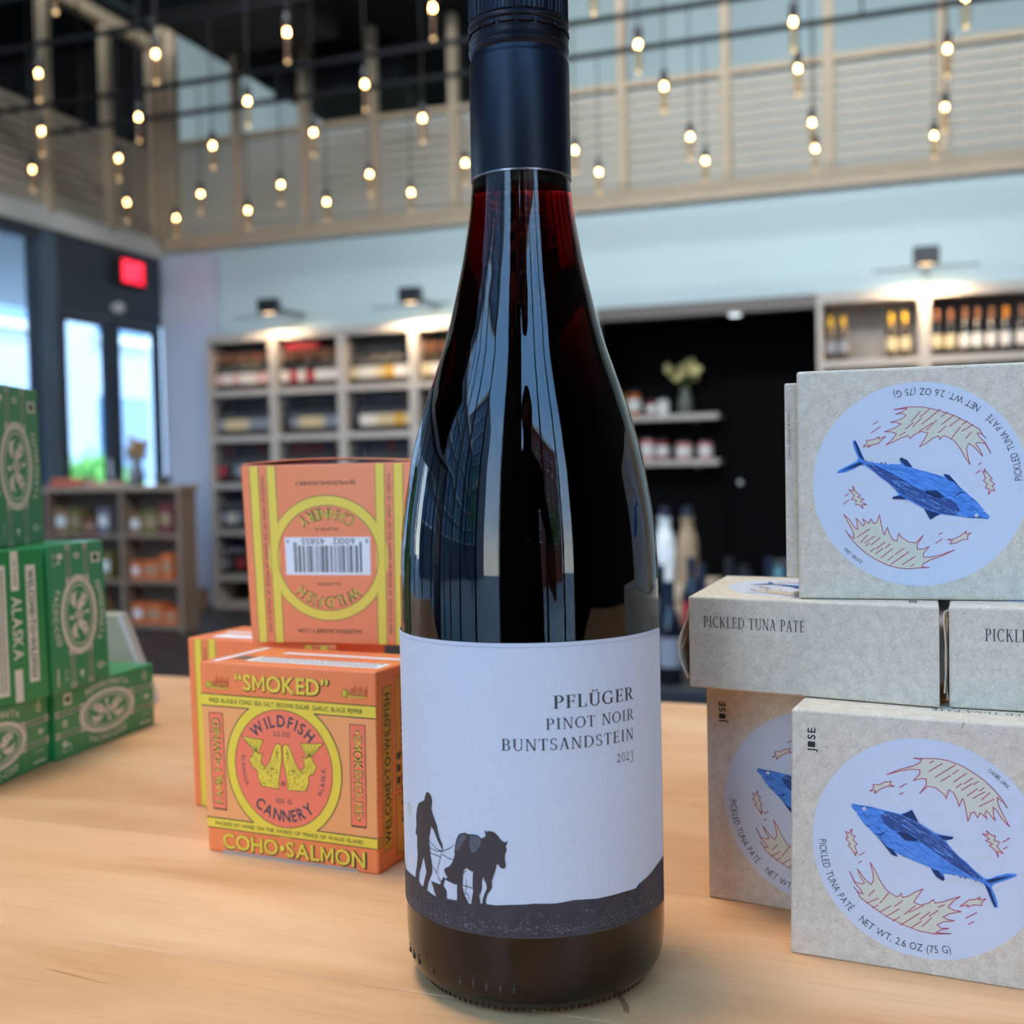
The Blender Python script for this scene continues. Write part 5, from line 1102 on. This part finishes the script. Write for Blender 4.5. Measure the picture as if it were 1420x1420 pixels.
# ------------------------------------------------------------------ the wine bottle
BX, BY = -0.11152, 0.33913
BYAW = math.atan2(0.95, -0.31238) - PI/2       # local +y points away from the lens position
bottle = empty('wine_bottle', (BX, BY, TT), BYAW, 'tall red wine bottle with black screw cap and white ploughman label, front centre', 'bottle')
def curve_prof(pts, step=1.5):
    """Catmull-Rom through (z, r) pairs, mm -> (r, z) metres"""
    out = []; n = len(pts)
    for i in range(n-1):
        p0, p1, p2, p3 = pts[max(i-1, 0)], pts[i], pts[i+1], pts[min(i+2, n-1)]
        m = max(1, int(math.hypot(p2[0]-p1[0], p2[1]-p1[1])/step))
        for j in range(m):
            t = j/m
            f = lambda a, b, c, d: 0.5*(2*b+(c-a)*t+(2*a-5*b+4*c-d)*t*t+(3*b-a-3*c+d)*t**3)
            out.append((f(p0[1], p1[1], p2[1], p3[1])*.001, f(p0[0], p1[0], p2[0], p3[0])*.001))
    out.append((pts[-1][1]*.001, pts[-1][0]*.001)); return out
GP = [(1.0, 33.6), (2.4, 36.4), (4.2, 38.4), (7, 39.9), (11.8, 40.6), (20, 40.85), (40, 40.9), (76, 40.85), (100, 40.7), (117, 40.6), (125, 40.45), (131.4, 40.2), (138.6, 39.75), (145.7, 38.9), (152.7, 37.75), (160, 36.4), (167, 34.7), (174, 32.75), (181.3, 30.4), (188.5, 27.9), (195.5, 25.5), (204, 23.1), (212.6, 21.0), (220, 19.3), (228, 17.8), (235.5, 16.6), (243, 15.7), (250, 15.1), (258, 14.6), (280, 14.0), (303, 13.8)]
def glass_volume(name, surf, dens, absorb):
    m = bpy.data.materials.new(name); m.use_nodes = True; nt = m.node_tree
    b = nt.nodes['Principled BSDF']; o = nt.nodes['Material Output']
    if surf == 'glass':
        b.inputs['Transmission Weight'].default_value = 1.0; b.inputs['Roughness'].default_value = 0.0; b.inputs['IOR'].default_value = 1.5
        b.inputs['Base Color'].default_value = (1, 1, 1, 1)
    else:
        nt.nodes.remove(b); t = nt.nodes.new('ShaderNodeBsdfTransparent'); nt.links.new(t.outputs[0], o.inputs['Surface'])
    v = nt.nodes.new('ShaderNodeVolumeAbsorption'); v.inputs['Density'].default_value = dens; v.inputs['Color'].default_value = absorb + (1,)
    nt.links.new(v.outputs[0], o.inputs['Volume'])
    return m
prof = curve_prof(GP)
prof = [(.0300, .0016), (.0325, .0004)] + prof
gl = MB().lathe(prof, 128).build('glass_body', glass_volume('bottle_glass', 'glass', 60.0, (0.86, 0.9, 0.62)), bottle, smooth=True)
wp = [(r-.0026, z) for r, z in prof if .006 < z < .2435]
wine = MB().lathe([(.030, .0045)] + wp, 96).build('red_wine', glass_volume('red_wine', 'none', 500.0, (0.80, 0.0, 0.01)), bottle, smooth=True)
# moulded drops round the heel
k = MB()
for a in (-75, -68, -61.6, -50, -33.3, -27, -21, -15, -9.2):
    t = math.radians(a); x, y = .0405*math.sin(t), -.0405*math.cos(t)
    k.sphere((x*.995, y*.995, .0093), .0007, 8, 6, (.8, .8, 1.6)); k.sphere((x*.998, y*.998, .0110), .0004, 8, 6, (.8, .8, 1.8))
k.build('moulded_drops', MATS.get('drop') or mat('dark_glass', '#15100E', rough=.08, spec=.8), bottle, smooth=True)
k = MB()
for q in range(110):
    t = 2*PI*q/110; k.box(-.0002, .0002, -.0002, .0002, -.0005, .0005); 
    for v in range(len(k.v)-8, len(k.v)):
        X, Y, Z = k.v[v]; k.v[v] = (X*math.cos(t)+(.0361+Y+Z*.6)*math.sin(t), X*math.sin(t)-(.0361+Y+Z*.6)*math.cos(t), .0017+Z)
k.build('base_knurling', MATS['dark_glass'], bottle)
# screw cap
MB().lathe([(.0112, .2440), (.0118, .2445), (.0118, .3060)], 48).build('neck_darkening_core', mat('neck_core_black', '#08080A', rough=.6), bottle)  # black core added inside the neck to darken the air gap
M_CAP = mat('black_cap_lacquer', '#141A26', rough=.40, metal=.55, spec=.5)
cp = [(13.9, 247.3), (15.45, 247.5), (15.62, 248.2), (15.62, 282.4), (15.35, 283.2), (14.9, 283.9), (14.85, 285.1), (15.5, 285.9), (15.7, 287.0), (15.1, 287.8), (15.55, 288.7), (15.6, 289.7)]
MB().lathe([(r*.001, z*.001) for r, z in cp]+[(.0150, .2899)], 96).build('cap_skirt', M_CAP, bottle, smooth=True, autosmooth=35)
MB().lathe([(.01545, .2470), (.01566, .2471), (.01566, .2476), (.01545, .2477)], 96).build('skirt_rim', mat('bare_foil_edge', '#8E8C90', rough=.3, metal=.9), bottle)
k = MB()
for q in range(16):    # perforation band bridges
    a0 = 2*PI*q/16; pts = [(.01535*math.cos(a0+j*.06), .01535*math.sin(a0+j*.06), .2915) for j in range(6)]; k.tube(pts, .0006, 6)
k.build('perforation_band', M_CAP, bottle, smooth=True)
MB().lathe([(.0146, .2895), (.0150, .2902), (.0150, .2928), (.0156, .2934), (.0157, .2941), (.0153, .2948)], 96).build('perforated_ring', M_CAP, bottle, smooth=True, autosmooth=35)
MB().lathe([(.0148, .2947), (.01545, .2953), (.01545, .3062), (.0150, .3075), (.0140, .3080)], 240, rfun=lambda a, z: 1+.010*(1 if math.sin(a*60) > 0 else -1) if z > .295 and z < .307 else 1).build('knurled_cap', M_CAP, bottle)

# label
LR = .04112
def cyl(layer):
    def fn(s, z):
        r = LR + .00007*layer + .0006*max(0, (s-63.48)/7.02)
        return (r*math.sin(math.radians(s)), -r*math.cos(math.radians(s)), z*.001)
    return fn
M_LAB = mat('label_paper', '#D0D3D9', rough=.7, spec=.25, noise=.05, nscale=900, bump=.5, bscale=1500, stretch=(1, 1, .3))
k = MB(); n = 72; A0, A1 = -98, 70.5
for r, flip in ((LR, 0), (LR-.00018, 1)):
    for q in range(n+1):
        a = A0+(A1-A0)*q/n; lift = .0006*max(0, (q-n+3)/3)
        for z in (24.8, 60, 108.6):
            k.v.append(((r+lift)*math.sin(math.radians(a)), -(r+lift)*math.cos(math.radians(a)), z*.001))
N1 = (n+1)*3
for q in range(n):
    for j in (0, 1):
        a = q*3+j; k.f.append((a, a+3, a+4, a+1)); b = N1+a; k.f.append((b, b+1, b+4, b+3))
    k.f.append((q*3, N1+q*3, N1+q*3+3, q*3+3)); k.f.append((q*3+2, q*3+5, N1+q*3+5, N1+q*3+2))
k.f.append((0, 1, N1+1, N1)); k.f.append((1, 2, N1+2, N1+1)); k.f.append((n*3, N1+n*3, N1+n*3+1, n*3+1)); k.f.append((n*3+1, N1+n*3+1, N1+n*3+2, n*3+2))
label_o = k.build('paper_label', M_LAB, bottle, smooth=True, autosmooth=40)
D2 = 1000*LR*PI/180     # mm per degree
i = Ink()
for txt, z, cap, left, right in (('PFLÜGER', 89.9, 3.75, 8.4, 45.9), ('PINOT NOIR', 84.05, 3.2, 5.4, 46.0), ('BUNTSANDSTEIN', 78.25, 3.35, -12.3, 45.9), ('2023', 72.45, 3.9, 36.1, 45.6)):
    i.text(txt, right*D2, z, cap, 'R', ser=True, gap=.10, width=(right-left)*D2)
    if txt == 'PFLÜGER': i.text(txt, right*D2+.12, z, cap, 'R', ser=True, gap=.10, width=(right-left)*D2)
i.xf(lambda a, b: (a/D2, b)); i.build('label_lettering', mat('label_ink', '#3B3A3E', rough=.6), cyl(1), label_o, cut=2.5)
Ink().rect(-97.8, 107.35, 70.4, 107.55).build('label_edge_shadow', mat('edge_shadow_grey', '#A9ADB6', rough=.7), cyl(1), label_o, cut=2.5)  # grey line paints the shadow along the upper paper layer's edge
M_SIL = mat('silhouette_print', '#3D3536', rough=.6, noise=.2, nscale=300)
g = LAB['ground']; g = [(-97, 37.6)] + g[:] + [(70.45, 38.8)]
i = Ink(); 
for q in range(len(g)-1):
    i.tri([(g[q][0], 24.85), (g[q+1][0], 24.85), g[q+1], g[q]], [(0, 1, 2, 3)])
i.build('printed_field', mat('furrow_print', '#413C40', rough=.65, noise=.35, nscale=180, col2='#2E2A2E'), cyl(1), label_o, cut=2.5)
i = Ink(); random.seed(21)
for _ in range(420):
    a = random.uniform(-78, 68); top = 33.5 if -40 < a < 40 else 35
    z = random.choice((random.uniform(26, top-1.5), random.gauss(27.2, .8))); z = max(25.6, min(z, top-1)); w = random.uniform(.15, .7)
    i.line([(a, z), (a+w, z+random.uniform(-.12, .12))], random.uniform(.06, .16))
i.build('printed_furrow_specks', mat('speck_print', '#9A9598', rough=.7), cyl(2), label_o)
i = Ink(); i.poly(LAB['man'][0]); i.poly(LAB['plough'][0])
i.build('printed_ploughman', M_SIL, cyl(2), label_o, cut=2.5)
i = Ink(); i.poly(LAB['horse'][0]); i.build('printed_horse', M_SIL, cyl(2), label_o, cut=2.5)
i = Ink()
for p in LAB['rump']: i.poly(p)
i.build('horse_highlights', mat('grey_print', '#62666B', rough=.6, noise=.5, nscale=900), cyl(3), label_o, cut=2.5)
i = Ink()
for p in LAB['lines']: i.line(p, .22)
i.build('printed_reins', M_SIL, cyl(3), label_o, cut=2.5)
i = Ink(); i.ring(-66.2, 55.2, 1.35, 1.6, 24, sx=1.6, sy=1.15); i.ring(-66.2, 55.2, .4, .6, 10, sx=1.6)
i.build('printed_seal', mat('seal_print', '#B8B86A', rough=.5), cyl(1), label_o, cut=2.5)

# ------------------------------------------------------------------ counter
ctr = empty('counter', (0, 0, 0), math.radians(-1.6), 'long maple plank counter top carrying the bottle and all the cartons', 'counter')
ys = [0.02, 0.1, .205, .31, .4095, .5125, .6195, .728, .748]
edges = [-.02, .09, .2, .305, .4075, .512, .618, .7475]
for q in range(len(edges)-1):
    y0, y1 = edges[q], edges[q+1]
    o = MB().box(-1.45, 1.05, y0+.00015, y1-.00015, TT-.04, TT).build('plank', M_MAPLE, ctr, bevel=.0002, segs=1)
M_CTR = mat('counter_front', '#3A3D42', rough=.6)
MB().box(-1.4, 1.0, .03, .70, .08, TT-.041).build('counter_base', M_CTR, ctr)
MB().box(-1.37, .97, .06, .66, 0.0, .081).build('plinth', mat('plinth_black', '#151515', rough=.7), ctr)
k = Ink(); k.poly([(0, 0), (3, .35), (8, -.5), (14, -1.9), (19, -2.4), (15.5, -2.5), (9, -1.6), (4, -.6)])
st = k.build('wood_mark', mat('amber_wood_mark', '#C98A52', rough=.45), lambda x, y: (-.2708+x*.0016, .2826+y*.0010, TT+.00004), ctr)
k = Ink(); k.poly([(0, 0), (1.6, -2.6), (3.6, -6.5), (5.4, -11), (6.6, -15), (7.6, -15.2), (7.2, -12), (5.6, -8), (3.6, -4), (1.4, -.6)])
k.build('wood_mark', mat('brown_wood_mark', '#A9764A', rough=.45), lambda x, y: (-.0957+x*.0015, .3277+y*.00105, TT+.00004), ctr)
# ------------------------------------------------------------------ the photographer, seen only in the bottle
def person():
    t = empty('person', (0.16, -0.46, 0), 0, 'person in dark clothes holding up a phone, reflected in the bottle', 'person')
    V = [(0, 0, .98, .15), (0, 0, 1.16, .145), (0, .0, 1.34, .16), (0, .01, 1.46, .10), (0, .02, 1.53, .055), (0, .035, 1.60, .075), (0, .03, 1.70, .088), (0, .02, 1.77, .06),
         (-.18, 0, 1.42, .062), (-.23, .10, 1.20, .045), (-.20, .30, 1.08, .034), (.18, 0, 1.42, .062), (.24, .10, 1.20, .045), (.07, .34, 1.06, .034),
         (-.10, 0, .88, .10), (-.11, .01, .50, .068), (-.12, -.01, .10, .045), (-.13, .10, .045, .04), (.10, 0, .88, .10), (.11, .01, .50, .068), (.12, -.01, .10, .045), (.13, .10, .045, .04)]
    E_ = [(0, 1), (1, 2), (2, 3), (3, 4), (4, 5), (5, 6), (6, 7), (3, 8), (8, 9), (9, 10), (3, 11), (11, 12), (12, 13), (0, 14), (14, 15), (15, 16), (16, 17), (0, 18), (18, 19), (19, 20), (20, 21)]
    def skin(name, V, E_, m, parent, root=0, sub=1):
        me = bpy.data.meshes.new(name); me.from_pydata([v[:3] for v in V], E_, []); me.update()
        o = link(name, me, None, parent)
        md = o.modifiers.new('skin', 'SKIN'); md.use_smooth_shade = True
        for i, v in enumerate(V):
            o.data.skin_vertices[0].data[i].radius = (v[3], v[3]*.8 if name == 'body' and i in (0, 1, 2) else v[3])
            o.data.skin_vertices[0].data[i].use_root = (i == root)
        s = o.modifiers.new('sub', 'SUBSURF'); s.levels = sub; s.render_levels = sub
        me.materials.append(m); return o
    body = skin('body', V, E_, mat('dark_clothes', '#141518', rough=.85), t)
    M_SK = mat('skin', '#9A6A52', rough=.55)
    # face: skin-coloured mask over the head, features, hair
    k = MB().sphere((0, .050, 1.665), .083, 18, 14, (.86, .95, 1.25)); f = k.build('face', M_SK, t, smooth=True)
    k = MB().sphere((0, .138, 1.655), .013, 8, 6, (1, 1.2, 1.6)); k.sphere((-.073, .04, 1.66), .018, 8, 6, (.5, 1, 1.5)); k.sphere((.073, .04, 1.66), .018, 8, 6, (.5, 1, 1.5)); k.build('nose_and_ears', M_SK, f, smooth=True)
    k = MB()
    for s in (-1, 1): k.sphere((s*.028, .122, 1.685), .010, 8, 6)
    k.sphere((0, .125, 1.618), .016, 8, 6, (1.3, .5, .35)); k.build('eyes_and_mouth', mat('eye_dark', '#2A1A18', rough=.4), f, smooth=True)
    MB().sphere((0, .022, 1.705), .100, 18, 12, (.92, 1.0, 1.02)).build('hair', mat('dark_hair', '#15110F', rough=.8), t, smooth=True)
    # hands round the phone
    for s, wx, wy, wz in ((-1, -.20, .30, 1.08), (1, .07, .34, 1.06)):
        px = -.155 if s < 0 else .035
        Vh = [(wx, wy, wz, .026), (px, wy+.055, wz+.015, .028)]; Eh = [(0, 1)]
        for j in range(4):
            z = wz-.018+j*.02; b = len(Vh); d = 1 if s < 0 else -1
            Vh += [(px+d*.008, wy+.085, z, .0085), (px+d*.014, wy+.106, z, .0080), (px+d*.034, wy+.112, z+.002, .0070)]; Eh += [(1, b), (b, b+1), (b+1, b+2)]
        b = len(Vh); d = 1 if s < 0 else -1; Vh += [(px+d*.02, wy+.06, wz+.045, .010), (px+d*.04, wy+.078, wz+.05, .0085)]; Eh += [(1, b), (b, b+1)]
        skin('hand', Vh, Eh, M_SK, t)
    return t
person()
ph = empty('phone', (0.005, -0.012, 1.055), 0, 'black phone held in front of the photographer', 'phone')
MB().box(-.118, .040, -.008, -.001, -.015, .062).build('phone_body', mat('phone_black', '#0D0E10', rough=.3), ph, bevel=.003)
MB().box(-.112, .034, -.0086, -.0080, -.010, .057).build('phone_screen', mat('phone_screen', '#20242A', rough=.1), ph)
MB().lathe([(.007, 0), (.007, .002)], 14).build('lens_ring', M_SOCK, ph).rotation_euler = (-PI/2, 0, 0)
